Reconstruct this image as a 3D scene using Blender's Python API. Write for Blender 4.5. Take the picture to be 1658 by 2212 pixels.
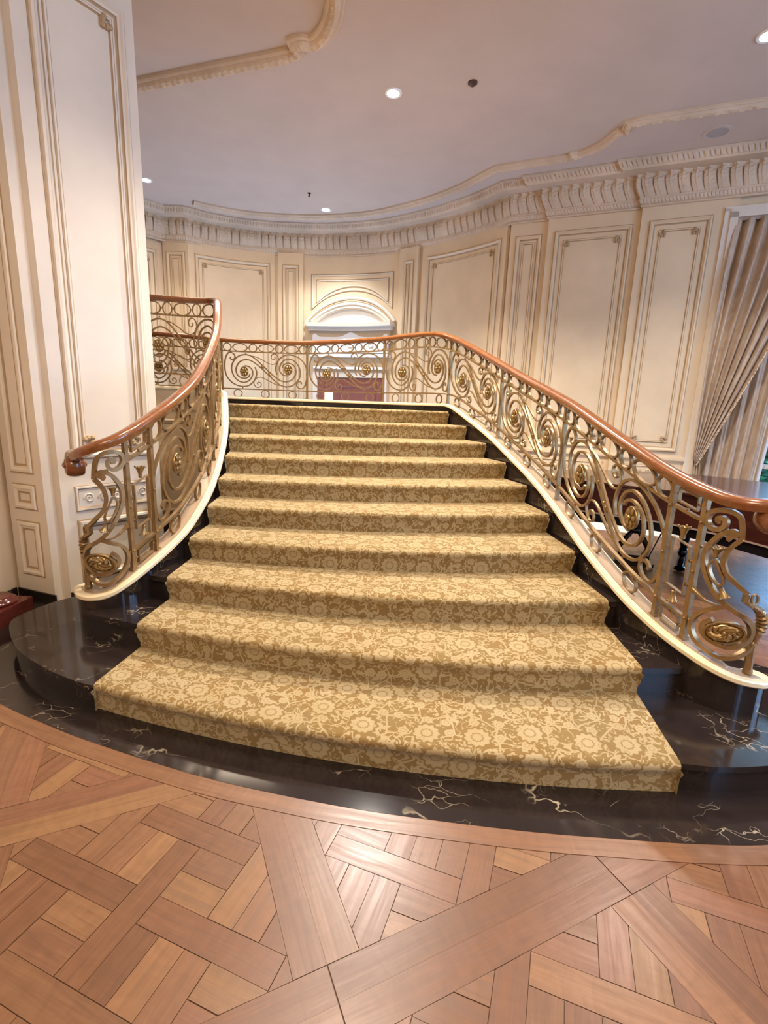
import bpy, bmesh, math, random
from mathutils import Vector, Matrix
random.seed(7)
PI = math.pi
sc = bpy.context.scene
for o in list(bpy.data.objects):
    bpy.data.objects.remove(o)
COL = sc.collection

# ------------------------------------------------------------------ camera
FPX, PITCH, ROLL, EYE = 1044.0, 0.2111, 0.0372, 1.66
fw = Vector((0, math.cos(PITCH), -math.sin(PITCH)))
rt0 = Vector((1, 0, 0)); up0 = rt0.cross(fw)
rt = math.cos(ROLL) * rt0 + math.sin(ROLL) * up0
up = math.cos(ROLL) * up0 - math.sin(ROLL) * rt0
cd = bpy.data.cameras.new('camera'); cam = bpy.data.objects.new('camera', cd); COL.objects.link(cam)
M = Matrix((rt, up, -fw)).transposed().to_4x4(); M.translation = Vector((0, 0, EYE))
cam.matrix_world = M
cd.sensor_fit = 'VERTICAL'; cd.sensor_height = 24.0; cd.lens = 24.0 * FPX / 2212.0
cd.clip_start = 0.05; cd.clip_end = 200
sc.camera = cam

# ------------------------------------------------------------------ world, lights, exposure
CEIL = 5.07
w = bpy.data.worlds.new('sky'); sc.world = w; w.use_nodes = True
wn = w.node_tree; bg = wn.nodes['Background']
bg.inputs['Color'].default_value = (0.30, 0.56, 1.0, 1); bg.inputs['Strength'].default_value = 11.0   # plain bright overcast-blue sky
vs = sc.view_settings
sc.display_settings.display_device = 'sRGB'
vs.view_transform = 'Standard'; vs.look = 'None'; vs.gamma = 1.0; vs.use_curve_mapping = False
vs.exposure = 0.14
try:
    sc.cycles.use_denoising = True; sc.cycles.use_adaptive_sampling = True; sc.cycles.adaptive_threshold = 0.03
    sc.cycles.max_bounces = 8; sc.cycles.diffuse_bounces = 4; sc.cycles.glossy_bounces = 4
    sc.cycles.sample_clamp_indirect = 6.0; sc.cycles.caustics_reflective = False; sc.cycles.caustics_refractive = False
except Exception:
    pass

def area(name, loc, to, sx, sy, energy, color):
    l = bpy.data.lights.new(name, 'AREA'); l.shape = 'RECTANGLE'; l.size = sx; l.size_y = sy
    l.energy = energy; l.color = color
    o = bpy.data.objects.new(name, l); COL.objects.link(o); o.location = loc
    o.rotation_euler = (Vector(to) - Vector(loc)).to_track_quat('-Z', 'Y').to_euler()
    return o
WARM = (1.0, 0.80, 0.58); COOL = (0.42, 0.62, 1.0); WHITE = (1.0, 0.93, 0.85)
area('hall_warm_fill', (0.3, -1.6, 4.6), (0.3, 0.6, 0), 2.6, 2.6, 190, WARM)  # added warm area fill behind the camera, no fixture modelled
def fill_spot(x, y, energy, size=120):
    l = bpy.data.lights.new('hall_fill_spot', 'SPOT'); l.energy = energy; l.color = (1.0, 0.88, 0.74); l.spot_size = math.radians(size); l.spot_blend = 0.8; l.shadow_soft_size = 0.08
    o = bpy.data.objects.new('hall_fill_spot', l); COL.objects.link(o); o.location = (x, y, CEIL - 0.04)
for x, y, e in ((-0.1, 3.6, 330), (2.4, 2.4, 260), (-0.7, 2.9, 230), (3.6, -0.4, 230), (0.4, -0.6, 130)): fill_spot(x, y, e)  # added unseen spots at ceiling height to fill the hall
area('stairwell_fill', (-2.6, 8.0, 4.9), (-2.6, 8.0, 0), 1.6, 1.0, 70, WARM)  # added area fill over the stairwell, not a fitting
area('side_window_daylight', (8.0, 1.6, 2.4), (3.0, 3.0, 0.3), 2.4, 3.6, 150, COOL)

# ------------------------------------------------------------------ materials
def new_mat(name, color, rough=0.5, metal=0.0, **kw):
    m = bpy.data.materials.new(name); m.use_nodes = True
    b = m.node_tree.nodes['Principled BSDF']
    b.inputs['Base Color'].default_value = (*color, 1); b.inputs['Roughness'].default_value = rough
    b.inputs['Metallic'].default_value = metal
    for k, v in kw.items():
        b.inputs[k.replace('_', ' ')].default_value = v
    return m
class NT:
    def __init__(s, m):
        s.t = m.node_tree; s.b = s.t.nodes['Principled BSDF']
    def n(s, typ, **kw):
        x = s.t.nodes.new(typ)
        for k, v in kw.items(): setattr(x, k, v)
        return x
    def l(s, a, b): s.t.links.new(a, b)
    def val(s, sock, v):
        if hasattr(v, 'node') or isinstance(v, bpy.types.NodeSocket): s.l(v, sock)
        else: sock.default_value = v
    def m(s, op, a, b=None, c=None, clamp=False):
        x = s.n('ShaderNodeMath', operation=op); x.use_clamp = clamp
        s.val(x.inputs[0], a)
        if b is not None: s.val(x.inputs[1], b)
        if c is not None: s.val(x.inputs[2], c)
        return x.outputs[0]
    def vm(s, op, a, b=None, scale=None):
        x = s.n('ShaderNodeVectorMath', operation=op); s.val(x.inputs[0], a)
        if b is not None: s.val(x.inputs[1], b)
        if scale is not None: s.val(x.inputs['Scale'], scale)
        return x.outputs['Value'] if op in ('LENGTH', 'DOT_PRODUCT') else x.outputs['Vector']
    def noise(s, vec, scale, detail=3.0, rough=0.5, dist=0.0):
        x = s.n('ShaderNodeTexNoise'); s.l(vec, x.inputs['Vector'])
        x.inputs['Scale'].default_value = scale; x.inputs['Detail'].default_value = detail
        x.inputs['Roughness'].default_value = rough; x.inputs['Distortion'].default_value = dist
        return x
    def voro(s, vec, scale, feature='F1', rnd=1.0, dim='3D'):
        x = s.n('ShaderNodeTexVoronoi', feature=feature, voronoi_dimensions=dim); s.l(vec, x.inputs['Vector'])
        x.inputs['Scale'].default_value = scale; x.inputs['Randomness'].default_value = rnd
        return x
    def ramp(s, fac, stops):
        x = s.n('ShaderNodeValToRGB'); s.l(fac, x.inputs[0]); e = x.color_ramp.elements
        while len(e) < len(stops): e.new(0.5)
        for i, (p, c) in enumerate(stops):
            e[i].position = p; e[i].color = (*c, 1) if len(c) == 3 else c
        return x.outputs['Color']
    def mix(s, fac, a, b, blend='MIX'):
        x = s.n('ShaderNodeMix', data_type='RGBA', blend_type=blend)
        s.val(x.inputs[0], fac)
        for sock, v in ((x.inputs[6], a), (x.inputs[7], b)):
            if isinstance(v, bpy.types.NodeSocket): s.l(v, sock)
            else: sock.default_value = (*v, 1)
        return x.outputs[2]
    def sstep(s, v, a, b):
        x = s.n('ShaderNodeMapRange', interpolation_type='SMOOTHSTEP'); s.val(x.inputs['Value'], v)
        x.inputs['From Min'].default_value = a; x.inputs['From Max'].default_value = b
        return x.outputs['Result']
    def bump(s, h, strength=0.3, dist=0.01):
        x = s.n('ShaderNodeBump'); s.l(h, x.inputs['Height']); x.inputs['Strength'].default_value = strength
        x.inputs['Distance'].default_value = dist; s.l(x.outputs['Normal'], s.b.inputs['Normal'])

def paint(name, base, rough=0.5, var=0.06):
    m = new_mat(name, base, rough); k = NT(m)
    tc = k.n('ShaderNodeTexCoord').outputs['Object']
    n = k.noise(tc, 1.6, 4, 0.6)
    dark = tuple(c * (1 - var * 2) for c in base); lite = tuple(min(1, c * (1 + var)) for c in base)
    k.l(k.ramp(n.outputs['Fac'], [(0.3, dark), (0.7, lite)]), k.b.inputs['Base Color'])
    return m
CREAM = paint('cream_paint', (0.73, 0.555, 0.355), 0.45, 0.05)
CREAM2 = paint('pale_cream_paint', (0.74, 0.64, 0.52), 0.5, 0.04)
TAN = paint('tan_paint', (0.56, 0.42, 0.27), 0.55, 0.05)
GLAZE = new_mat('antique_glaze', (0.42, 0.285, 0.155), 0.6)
ORNAMENT = paint('plaster_ornament', (0.66, 0.50, 0.345), 0.6, 0.10)
CEILM = paint('ceiling_paint', (0.60, 0.485, 0.40), 0.8, 0.03)
CAPM = paint('stringer_cap_paint', (0.80, 0.66, 0.42), 0.35, 0.04)
BRONZE = new_mat('gilt_bronze', (0.36, 0.235, 0.105), 0.36, 0.6)
k = NT(BRONZE); tc = k.n('ShaderNodeTexCoord').outputs['Object']
k.l(k.ramp(k.noise(tc, 18, 4, 0.6).outputs['Fac'], [(0.3, (0.215, 0.13, 0.053)), (0.7, (0.345, 0.222, 0.102))]), k.b.inputs['Base Color'])
GOLD = new_mat('gilt_rosette', (0.33, 0.215, 0.09), 0.34, 0.75)
BRASS = new_mat('old_brass', (0.36, 0.24, 0.10), 0.35, 0.9)

def wood_mat(name, c0, c1, rough, coat=0.0, scale=(3, 30, 30)):
    m = new_mat(name, c1, rough); k = NT(m)
    tc = k.n('ShaderNodeTexCoord').outputs['Object']
    v = k.vm('MULTIPLY', tc, scale)
    n = k.noise(v, 1.0, 5, 0.65, 0.6)
    k.l(k.ramp(n.outputs['Fac'], [(0.3, c0), (0.7, c1)]), k.b.inputs['Base Color'])
    k.b.inputs['Coat Weight'].default_value = coat; k.b.inputs['Coat Roughness'].default_value = 0.08
    return m
HANDW = wood_mat('polished_mahogany', (0.165, 0.052, 0.013), (0.275, 0.092, 0.024), 0.25, 0.6, (14, 14, 40))
PIANOW = wood_mat('piano_mahogany', (0.030, 0.007, 0.004), (0.060, 0.014, 0.007), 0.25, 0.5, (3, 3, 30))
BLACKW = new_mat('ebonised_wood', (0.008, 0.006, 0.006), 0.18)
REDW = wood_mat('red_door_wood', (0.20, 0.065, 0.05), (0.28, 0.10, 0.075), 0.4, 0.0, (20, 20, 2))

# parquet: plank colour comes from the plank's own tint, grain runs along each plank's uv
PARQ = new_mat('oak_parquet', (0.4, 0.2, 0.1), 0.28); k = NT(PARQ)
at = k.n('ShaderNodeAttribute', attribute_name='tint').outputs['Color']
uv = k.n('ShaderNodeUVMap', uv_map='uv').outputs['UV']
g1 = k.noise(k.vm('MULTIPLY', uv, (2.2, 34, 1)), 1.0, 4, 0.6, 0.9)
g2 = k.noise(k.vm('MULTIPLY', uv, (9, 150, 1)), 1.0, 2, 0.5)
g3 = k.noise(k.vm('MULTIPLY', uv, (14, 5, 1)), 1.0, 3, 0.5, 2.0)
f1 = k.ramp(g1.outputs['Fac'], [(0.32, (0.80, 0.76, 0.72)), (0.62, (1.06, 1.06, 1.06))])
f2 = k.ramp(g2.outputs['Fac'], [(0.3, (0.92, 0.91, 0.90)), (0.7, (1.03, 1.03, 1.03))])
f3 = k.ramp(g3.outputs['Fac'], [(0.35, (0.90, 0.88, 0.86)), (0.6, (1.05, 1.05, 1.05))])
c = k.mix(1.0, at, f1, 'MULTIPLY'); c = k.mix(1.0, c, f2, 'MULTIPLY'); c = k.mix(0.7, c, f3, 'MULTIPLY')
k.l(c, k.b.inputs['Base Color'])
k.l(k.ramp(g1.outputs['Fac'], [(0.3, (0.38, 0.38, 0.38)), (0.7, (0.28, 0.28, 0.28))]), k.b.inputs['Roughness'])
k.bump(g2.outputs['Fac'], 0.05, 0.002)

def marble(name, dark, dark2, vein, rough=0.09, scale=1.0, amount=0.5):
    m = new_mat(name, dark, rough); k = NT(m)
    tc = k.n('ShaderNodeTexCoord').outputs['Object']
    w1 = k.noise(tc, 2.3 * scale, 4, 0.6)
    d = k.vm('ADD', tc, k.vm('SCALE', k.vm('SUBTRACT', w1.outputs['Color'], (0.5, 0.5, 0.5)), scale=0.55))
    d = k.vm('MULTIPLY', d, (0.8, 2.3, 1.5))
    e1 = k.voro(d, 1.5 * scale, 'DISTANCE_TO_EDGE').outputs['Distance']
    e2 = k.voro(d, 4.2 * scale, 'DISTANCE_TO_EDGE').outputs['Distance']
    mask = k.sstep(k.noise(tc, 1.7 * scale, 3, 0.5).outputs['Fac'], 0.56, 0.68)
    mask2 = k.sstep(k.noise(k.vm('ADD', tc, (5, 3, 1)), 3.1 * scale, 3, 0.5).outputs['Fac'], 0.54, 0.66)
    v1 = k.m('MULTIPLY', k.m('SUBTRACT', 1.0, k.sstep(e1, 0.0, 0.016)), mask)
    v2 = k.m('MULTIPLY', k.m('SUBTRACT', 1.0, k.sstep(e2, 0.0, 0.022)), mask2)
    v = k.m('MULTIPLY', k.m('MAXIMUM', v1, k.m('MULTIPLY', v2, 0.6)), amount, clamp=True)
    b = k.mix(k.noise(tc, 3.0 * scale, 5, 0.65).outputs['Fac'], dark, dark2)
    k.l(k.mix(v, b, vein), k.b.inputs['Base Color'])
    return m
MARB = marble('black_marble', (0.006, 0.0045, 0.005), (0.036, 0.024, 0.020), (0.55, 0.44, 0.30), 0.10, 1.0, 0.9)
REDM = marble('red_marble', (0.055, 0.010, 0.008), (0.11, 0.024, 0.016), (0.35, 0.18, 0.14), 0.10, 3.0, 0.5)

# floral carpet in two golds, drawn in metres on the runner's uv
CARP = new_mat('floral_carpet', (0.4, 0.28, 0.11), 0.95); k = NT(CARP)
uv = k.n('ShaderNodeUVMap', uv_map='uv').outputs['UV']
wob = k.noise(uv, 9.0, 2, 0.5)
uvd = k.vm('ADD', uv, k.vm('SCALE', k.vm('SUBTRACT', wob.outputs['Color'], (0.5, 0.5, 0.5)), scale=0.05))
def flowers(scale, R, petals, off):
    q = k.vm('ADD', uv, off)
    vo = k.voro(q, scale, 'F1', 0.55, '2D')
    dv = k.vm('SUBTRACT', q, vo.outputs['Position'])
    sx = k.n('ShaderNodeSeparateXYZ'); k.l(dv, sx.inputs[0])
    ang = k.m('ARCTAN2', sx.outputs[1], sx.outputs[0])
    dvf = k.n('ShaderNodeCombineXYZ'); k.l(sx.outputs[0], dvf.inputs[0]); k.l(sx.outputs[1], dvf.inputs[1])
    r = k.vm('LENGTH', dvf.outputs[0])
    edge = k.m('MULTIPLY', k.m('ADD', 1.0, k.m('MULTIPLY', k.m('COSINE', k.m('MULTIPLY', ang, petals)), 0.085)), R)
    q2 = k.m('DIVIDE', r, edge)
    body = k.m('SUBTRACT', 1.0, k.sstep(q2, 0.93, 1.05))
    ring = k.m('MULTIPLY', k.sstep(q2, 0.36, 0.42), k.m('SUBTRACT', 1.0, k.sstep(q2, 0.50, 0.56)))
    halo = k.m('MULTIPLY', k.sstep(q2, 1.0, 1.1), k.m('SUBTRACT', 1.0, k.sstep(q2, 1.18, 1.32)))
    return body, ring, halo
fb, fr, fh = flowers(4.1, 0.058, 11, (0, 0, 0))
gb, gr_, gh = flowers(8.5, 0.026, 5, (3.37, 1.91, 0))
ve = k.voro(uvd, 7.5, 'DISTANCE_TO_EDGE', 0.9, '2D').outputs['Distance']
vine = k.m('SUBTRACT', 1.0, k.sstep(ve, 0.022, 0.042))
n2 = k.noise(uvd, 27, 1.5, 0.4, 1.6)
leaf = k.sstep(n2.outputs['Fac'], 0.555, 0.585)
n3 = k.noise(uvd, 9.5, 1.0, 0.4, 0.8)
stem = k.m('SUBTRACT', 1.0, k.sstep(k.m('ABSOLUTE', k.m('SUBTRACT', n3.outputs['Fac'], 0.5)), 0.010, 0.022))
leaf = k.m('MAXIMUM', leaf, stem)
lite = k.m('MAXIMUM', k.m('MAXIMUM', leaf, vine), gb)
lite = k.m('MULTIPLY', lite, k.m('SUBTRACT', 1.0, fh))
lite = k.m('MAXIMUM', lite, fb)
lite = k.m('SUBTRACT', lite, k.m('MULTIPLY', k.m('MAXIMUM', fr, k.m('MULTIPLY', gr_, 0.7)), 0.75), clamp=True)
gn = k.ramp(k.noise(uv, 3.0, 2, 0.5).outputs['Fac'], [(0.35, (0.225, 0.128, 0.040)), (0.65, (0.22, 0.145, 0.054))])
lc = k.ramp(k.noise(uv, 5.0, 2, 0.5).outputs['Fac'], [(0.35, (0.385, 0.28, 0.14)), (0.65, (0.40, 0.305, 0.165))])
cc = k.mix(lite, gn, lc)
fuzz = k.noise(uv, 420, 2, 0.6)
cc = k.mix(1.0, cc, k.ramp(fuzz.outputs['Fac'], [(0.25, (0.78, 0.78, 0.78)), (0.75, (1.12, 1.12, 1.12))]), 'MULTIPLY')
k.l(cc, k.b.inputs['Base Color'])
k.b.inputs['Sheen Weight'].default_value = 0.35; k.b.inputs['Sheen Roughness'].default_value = 0.5
k.b.inputs['Sheen Tint'].default_value = (0.9, 0.75, 0.45, 1); k.b.inputs['Specular IOR Level'].default_value = 0.1
k.bump(fuzz.outputs['Fac'], 0.35, 0.004)

DRAPE = new_mat('damask_silk', (0.45, 0.33, 0.24), 0.55); k = NT(DRAPE)
tc = k.n('ShaderNodeTexCoord').outputs['Object']
n = k.noise(k.vm('MULTIPLY', tc, (1, 1, 0.6)), 7.0, 3, 0.55, 1.2)
k.l(k.ramp(n.outputs['Fac'], [(0.42, (0.49, 0.35, 0.235)), (0.58, (0.58, 0.435, 0.31))]), k.b.inputs['Base Color'])
k.b.inputs['Sheen Weight'].default_value = 0.25
TRIMB = new_mat('gimp_trim', (0.60, 0.42, 0.24), 0.5)
k = NT(TRIMB); tc = k.n('ShaderNodeTexCoord').outputs['Object']
k.l(k.ramp(k.noise(tc, 60, 1, 0.5).outputs['Fac'], [(0.42, (0.30, 0.16, 0.08)), (0.55, (0.75, 0.58, 0.38))]), k.b.inputs['Base Color'])
GLASS = new_mat('window_glass', (0.9, 0.97, 1.0), 0.02)
GLASS.node_tree.nodes['Principled BSDF'].inputs['Transmission Weight'].default_value = 1.0
GLASS.node_tree.nodes['Principled BSDF'].inputs['IOR'].default_value = 1.05
LEAFM = new_mat('garden_leaves', (0.03, 0.11, 0.045), 0.5); k = NT(LEAFM)
tc = k.n('ShaderNodeTexCoord').outputs['Object']
k.l(k.ramp(k.noise(tc, 5, 4, 0.6).outputs['Fac'], [(0.35, (0.012, 0.06, 0.03)), (0.65, (0.07, 0.24, 0.09))]), k.b.inputs['Base Color'])
LAWN = paint('lawn_grass', (0.10, 0.26, 0.12), 0.9, 0.2)
DARKM = new_mat('dark_fitting', (0.06, 0.025, 0.015), 0.5)
WHITEM = new_mat('white_enamel', (0.85, 0.83, 0.80), 0.4)
SPKM = new_mat('speaker_mesh', (0.40, 0.36, 0.33), 0.7)
LAMP = new_mat('lit_lamp', (1, 1, 1), 0.5)
LAMP.node_tree.nodes['Principled BSDF'].inputs['Emission Color'].default_value = (0.92, 0.96, 1.0, 1)
LAMP.node_tree.nodes['Principled BSDF'].inputs['Emission Strength'].default_value = 14.0
GLOW = new_mat('lit_room_beyond', (0.8, 0.7, 0.5), 0.8)
GLOW.node_tree.nodes['Principled BSDF'].inputs['Emission Color'].default_value = (1.0, 0.82, 0.55, 1)
GLOW.node_tree.nodes['Principled BSDF'].inputs['Emission Strength'].default_value = 1.4

# ------------------------------------------------------------------ mesh helpers
class MB:
    def __init__(s): s.v = []; s.f = []; s.mi = []; s.uv = {}
    def add(s, pts, faces, mi=0):
        b = len(s.v); s.v.extend([tuple(p) for p in pts])
        for f in faces: s.f.append(tuple(i + b for i in f)); s.mi.append(mi)
    def grid(s, rows, mi=0, closed_u=False, closed_v=False, uvs=None, miv=None):
        nr, nc = len(rows), len(rows[0]); b = len(s.v)
        for r in rows: s.v.extend([tuple(p) for p in r])
        for i in range(nr - (0 if closed_v else 1)):
            for j in range(nc - (0 if closed_u else 1)):
                i2, j2 = (i + 1) % nr, (j + 1) % nc
                s.f.append((b + i * nc + j, b + i * nc + j2, b + i2 * nc + j2, b + i2 * nc + j))
                s.mi.append(miv[j] if miv else mi)
                if uvs:
                    s.uv[len(s.f) - 1] = [uvs[i][j], uvs[i][j2], uvs[i2][j2], uvs[i2][j]]
    def cap(s, pts, mi=0):
        s.add(pts, [tuple(range(len(pts)))], mi)
    def box(s, c, size, rz=0.0, mi=0, R=None):
        x, y, z = (q / 2 for q in size)
        P = [Vector((a * x, b * y, d * z)) for a in (-1, 1) for b in (-1, 1) for d in (-1, 1)]
        Q = R if R is not None else Matrix.Rotation(rz, 3, 'Z')
        s.add([Q @ p + Vector(c) for p in P], [(0, 1, 3, 2), (4, 6, 7, 5), (0, 4, 5, 1), (2, 3, 7, 6), (0, 2, 6, 4), (1, 5, 7, 3)], mi)
    def prism(s, poly, z0, z1, mi=0, mtop=None):
        n = len(poly); b = len(s.v)
        s.v.extend([(p[0], p[1], z0) for p in poly]); s.v.extend([(p[0], p[1], z1) for p in poly])
        for i in range(n):
            j = (i + 1) % n; s.f.append((b + i, b + j, b + n + j, b + n + i)); s.mi.append(mi)
        s.f.append(tuple(b + i for i in reversed(range(n)))); s.mi.append(mi)
        s.f.append(tuple(b + n + i for i in range(n))); s.mi.append(mi if mtop is None else mtop)
    def ball(s, c, r, seg=10, rings=6, sc3=(1, 1, 1), R=None, mi=0):
        rows = []
        for i in range(rings + 1):
            a = PI * i / rings; row = []
            for j in range(seg):
                t = 2 * PI * j / seg
                p = Vector((r * sc3[0] * math.sin(a) * math.cos(t), r * sc3[1] * math.sin(a) * math.sin(t), r * sc3[2] * math.cos(a)))
                if R is not None: p = R @ p
                row.append(p + Vector(c))
            rows.append(row)
        s.grid(rows, mi, closed_u=True)
    def tube(s, pts, r, seg=8, mi=0, closed=False):
        pts = [Vector(p) for p in pts]; n = len(pts); rows = []
        ref = None
        for i in range(n):
            a = pts[(i - 1) % n] if (closed or i > 0) else pts[i]; c = pts[(i + 1) % n] if (closed or i < n - 1) else pts[i]
            t = (c - a).normalized()
            if ref is None: ref = t.orthogonal()
            ref = (ref - t * ref.dot(t)).normalized(); bi = t.cross(ref)
            rr = r[i] if isinstance(r, (list, tuple)) else r
            rows.append([pts[i] + (ref * math.cos(2 * PI * j / seg) + bi * math.sin(2 * PI * j / seg)) * rr for j in range(seg)])
        s.grid(rows, mi, closed_u=True, closed_v=closed)
        if not closed: s.cap(list(reversed(rows[0])), mi); s.cap(rows[-1], mi)
    def lathe(s, prof, c, seg=24, mi=0, R=None):
        rows = []
        for (r, z) in prof:
            row = []
            for j in range(seg):
                p = Vector((r * math.cos(2 * PI * j / seg), r * math.sin(2 * PI * j / seg), z))
                if R is not None: p = R @ p
                row.append(p + Vector(c))
            rows.append(row)
        s.grid(rows, mi, closed_u=True)
    def build(s, name, mats, parent=None, smooth=False, label=None):
        me = bpy.data.meshes.new(name)
        me.from_pydata(s.v, [], s.f)
        if not isinstance(mats, (list, tuple)): mats = [mats]
        for m in mats: me.materials.append(m)
        me.polygons.foreach_set('material_index', s.mi)
        if s.uv:
            l = me.uv_layers.new(name='uv')
            for p in me.polygons:
                q = s.uv.get(p.index)
                if q:
                    for li, u in zip(p.loop_indices, q): l.data[li].uv = u
        bm = bmesh.new(); bm.from_mesh(me)
        bmesh.ops.recalc_face_normals(bm, faces=bm.faces); bm.to_mesh(me); bm.free()
        if smooth:
            me.polygons.foreach_set('use_smooth', [True] * len(me.polygons))
            me.set_sharp_from_angle(angle=math.radians(40))
        me.update()
        o = bpy.data.objects.new(name, me); COL.objects.link(o)
        if parent is not None: o.parent = parent; o.matrix_parent_inverse = parent.matrix_basis.inverted()
        if label: o['label'] = label
        return o
def tag(o, label, cat, group=None, kind=None):
    o['label'] = label; o['category'] = cat
    if group: o['group'] = group
    if kind: o['kind'] = kind
    return o
def thing(name, label, cat, loc, group=None):
    o = bpy.data.objects.new(name, None); o.empty_display_size = 0.1; COL.objects.link(o); o.location = loc
    return tag(o, label, cat, group)
def struct(o, label=None, cat=None):
    o['kind'] = 'structure'
    if label: o['label'] = label
    if cat: o['category'] = cat
    return o
def cr(P, n=10, closed=False):
    P = [tuple(p) for p in P]
    if closed: P = [P[-1]] + P + P[:2]
    else: P = [tuple(2 * a - b for a, b in zip(P[0], P[1]))] + P + [tuple(2 * a - b for a, b in zip(P[-1], P[-2]))]
    o = []
    for i in range(1, len(P) - 2):
        a, b, c, d = P[i - 1:i + 3]
        for q in range(n):
            t = q / n
            o.append(tuple(.5 * (2 * B + (Cc - A) * t + (2 * A - 5 * B + 4 * Cc - D) * t * t + (3 * B - A - 3 * Cc + D) * t ** 3) for A, B, Cc, D in zip(a, b, c, d)))
    if not closed: o.append(P[-2])
    return o

# ------------------------------------------------------------------ stair geometry (metres; x right, y away, z up)
RISE = 0.165
NL = {1: (-1.517, 2.32), 2: (-1.475, 2.716), 3: (-1.45, 3.09), 4: (-1.45, 3.49), 5: (-1.455, 3.90), 6: (-1.495, 4.30), 7: (-1.56, 4.69), 8: (-1.655, 5.12), 9: (-1.785, 5.56), 10: (-1.95, 6.05)}
NR = {1: (1.361, 1.872), 2: (1.439, 2.41), 3: (1.475, 2.95), 4: (1.444, 3.495), 5: (1.412, 4.05), 6: (1.35, 4.56), 7: (1.243, 5.01), 8: (1.116, 5.49), 9: (0.966, 6.0), 10: (0.80, 6.5)}
SAG = {1: 0.13, 2: 0.13, 3: 0.135, 4: 0.14, 5: 0.13, 6: 0.13, 7: 0.12, 8: 0.12, 9: 0.12, 10: 0.11}
def nose(kk, t, back=0.0, ext=0.0):
    L, R = Vector(NL[kk]), Vector(NR[kk]); d = R - L; ln = d.length; n = Vector((-d.y, d.x)) / ln
    t2 = t * (1 + 2 * ext / ln) - ext / ln
    return L + d * t2 + n * (back - SAG[kk] * 4 * t2 * (1 - t2))
# curb inner edges with the height of the cap's top
RI = [(2.04, 2.305, .33), (1.98, 2.285, .34), (1.86, 2.28, .365), (1.76, 2.33, .395), (1.69, 2.42, .425), (1.62, 2.6, .465), (1.555, 2.85, .53), (1.52, 3.1, .60), (1.48, 3.495, .718), (1.43, 4.051, .915), (1.36, 4.559, 1.085), (1.26, 5.005, 1.24), (1.13, 5.492, 1.417), (.98, 6.008, 1.577), (.80, 6.55, 1.735), (.62, 6.85, 1.75), (.35, 7.05, 1.75), (-.05, 7.2, 1.75), (-.6, 7.33, 1.75), (-1.25, 7.42, 1.75), (-2.0, 7.45, 1.75), (-3, 7.42, 1.75), (-4.2, 7.35, 1.75), (-6.05, 7.2, 1.75)]
LI = [(-2.06, 3.06, .40), (-1.97, 2.96, .405), (-1.86, 2.92, .41), (-1.75, 2.935, .435), (-1.66, 3.0, .49), (-1.585, 3.14, .56), (-1.525, 3.37, .64), (-1.49, 3.6, .72), (-1.482, 3.93, .86), (-1.525, 4.3, .98), (-1.59, 4.69, 1.143), (-1.675, 5.1, 1.338), (-1.79, 5.5, 1.52), (-1.93, 5.92, 1.72), (-2.03, 6.15, 1.80), (-2.22, 6.28, 1.83), (-2.6, 6.25, 1.83), (-3.2, 6.1, 1.83), (-4.0, 5.9, 1.83), (-6.05, 5.4, 1.83)]
RIs, LIs = cr(RI, 8), cr(LI, 8)
def offset(P, d):
    out = []
    for i, p in enumerate(P):
        a = P[max(0, i - 1)]; c = P[min(len(P) - 1, i + 1)]
        t = Vector((c[0] - a[0], c[1] - a[1])).normalized()
        out.append((p[0] - t.y * d, p[1] + t.x * d, p[2]))
    return out
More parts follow.
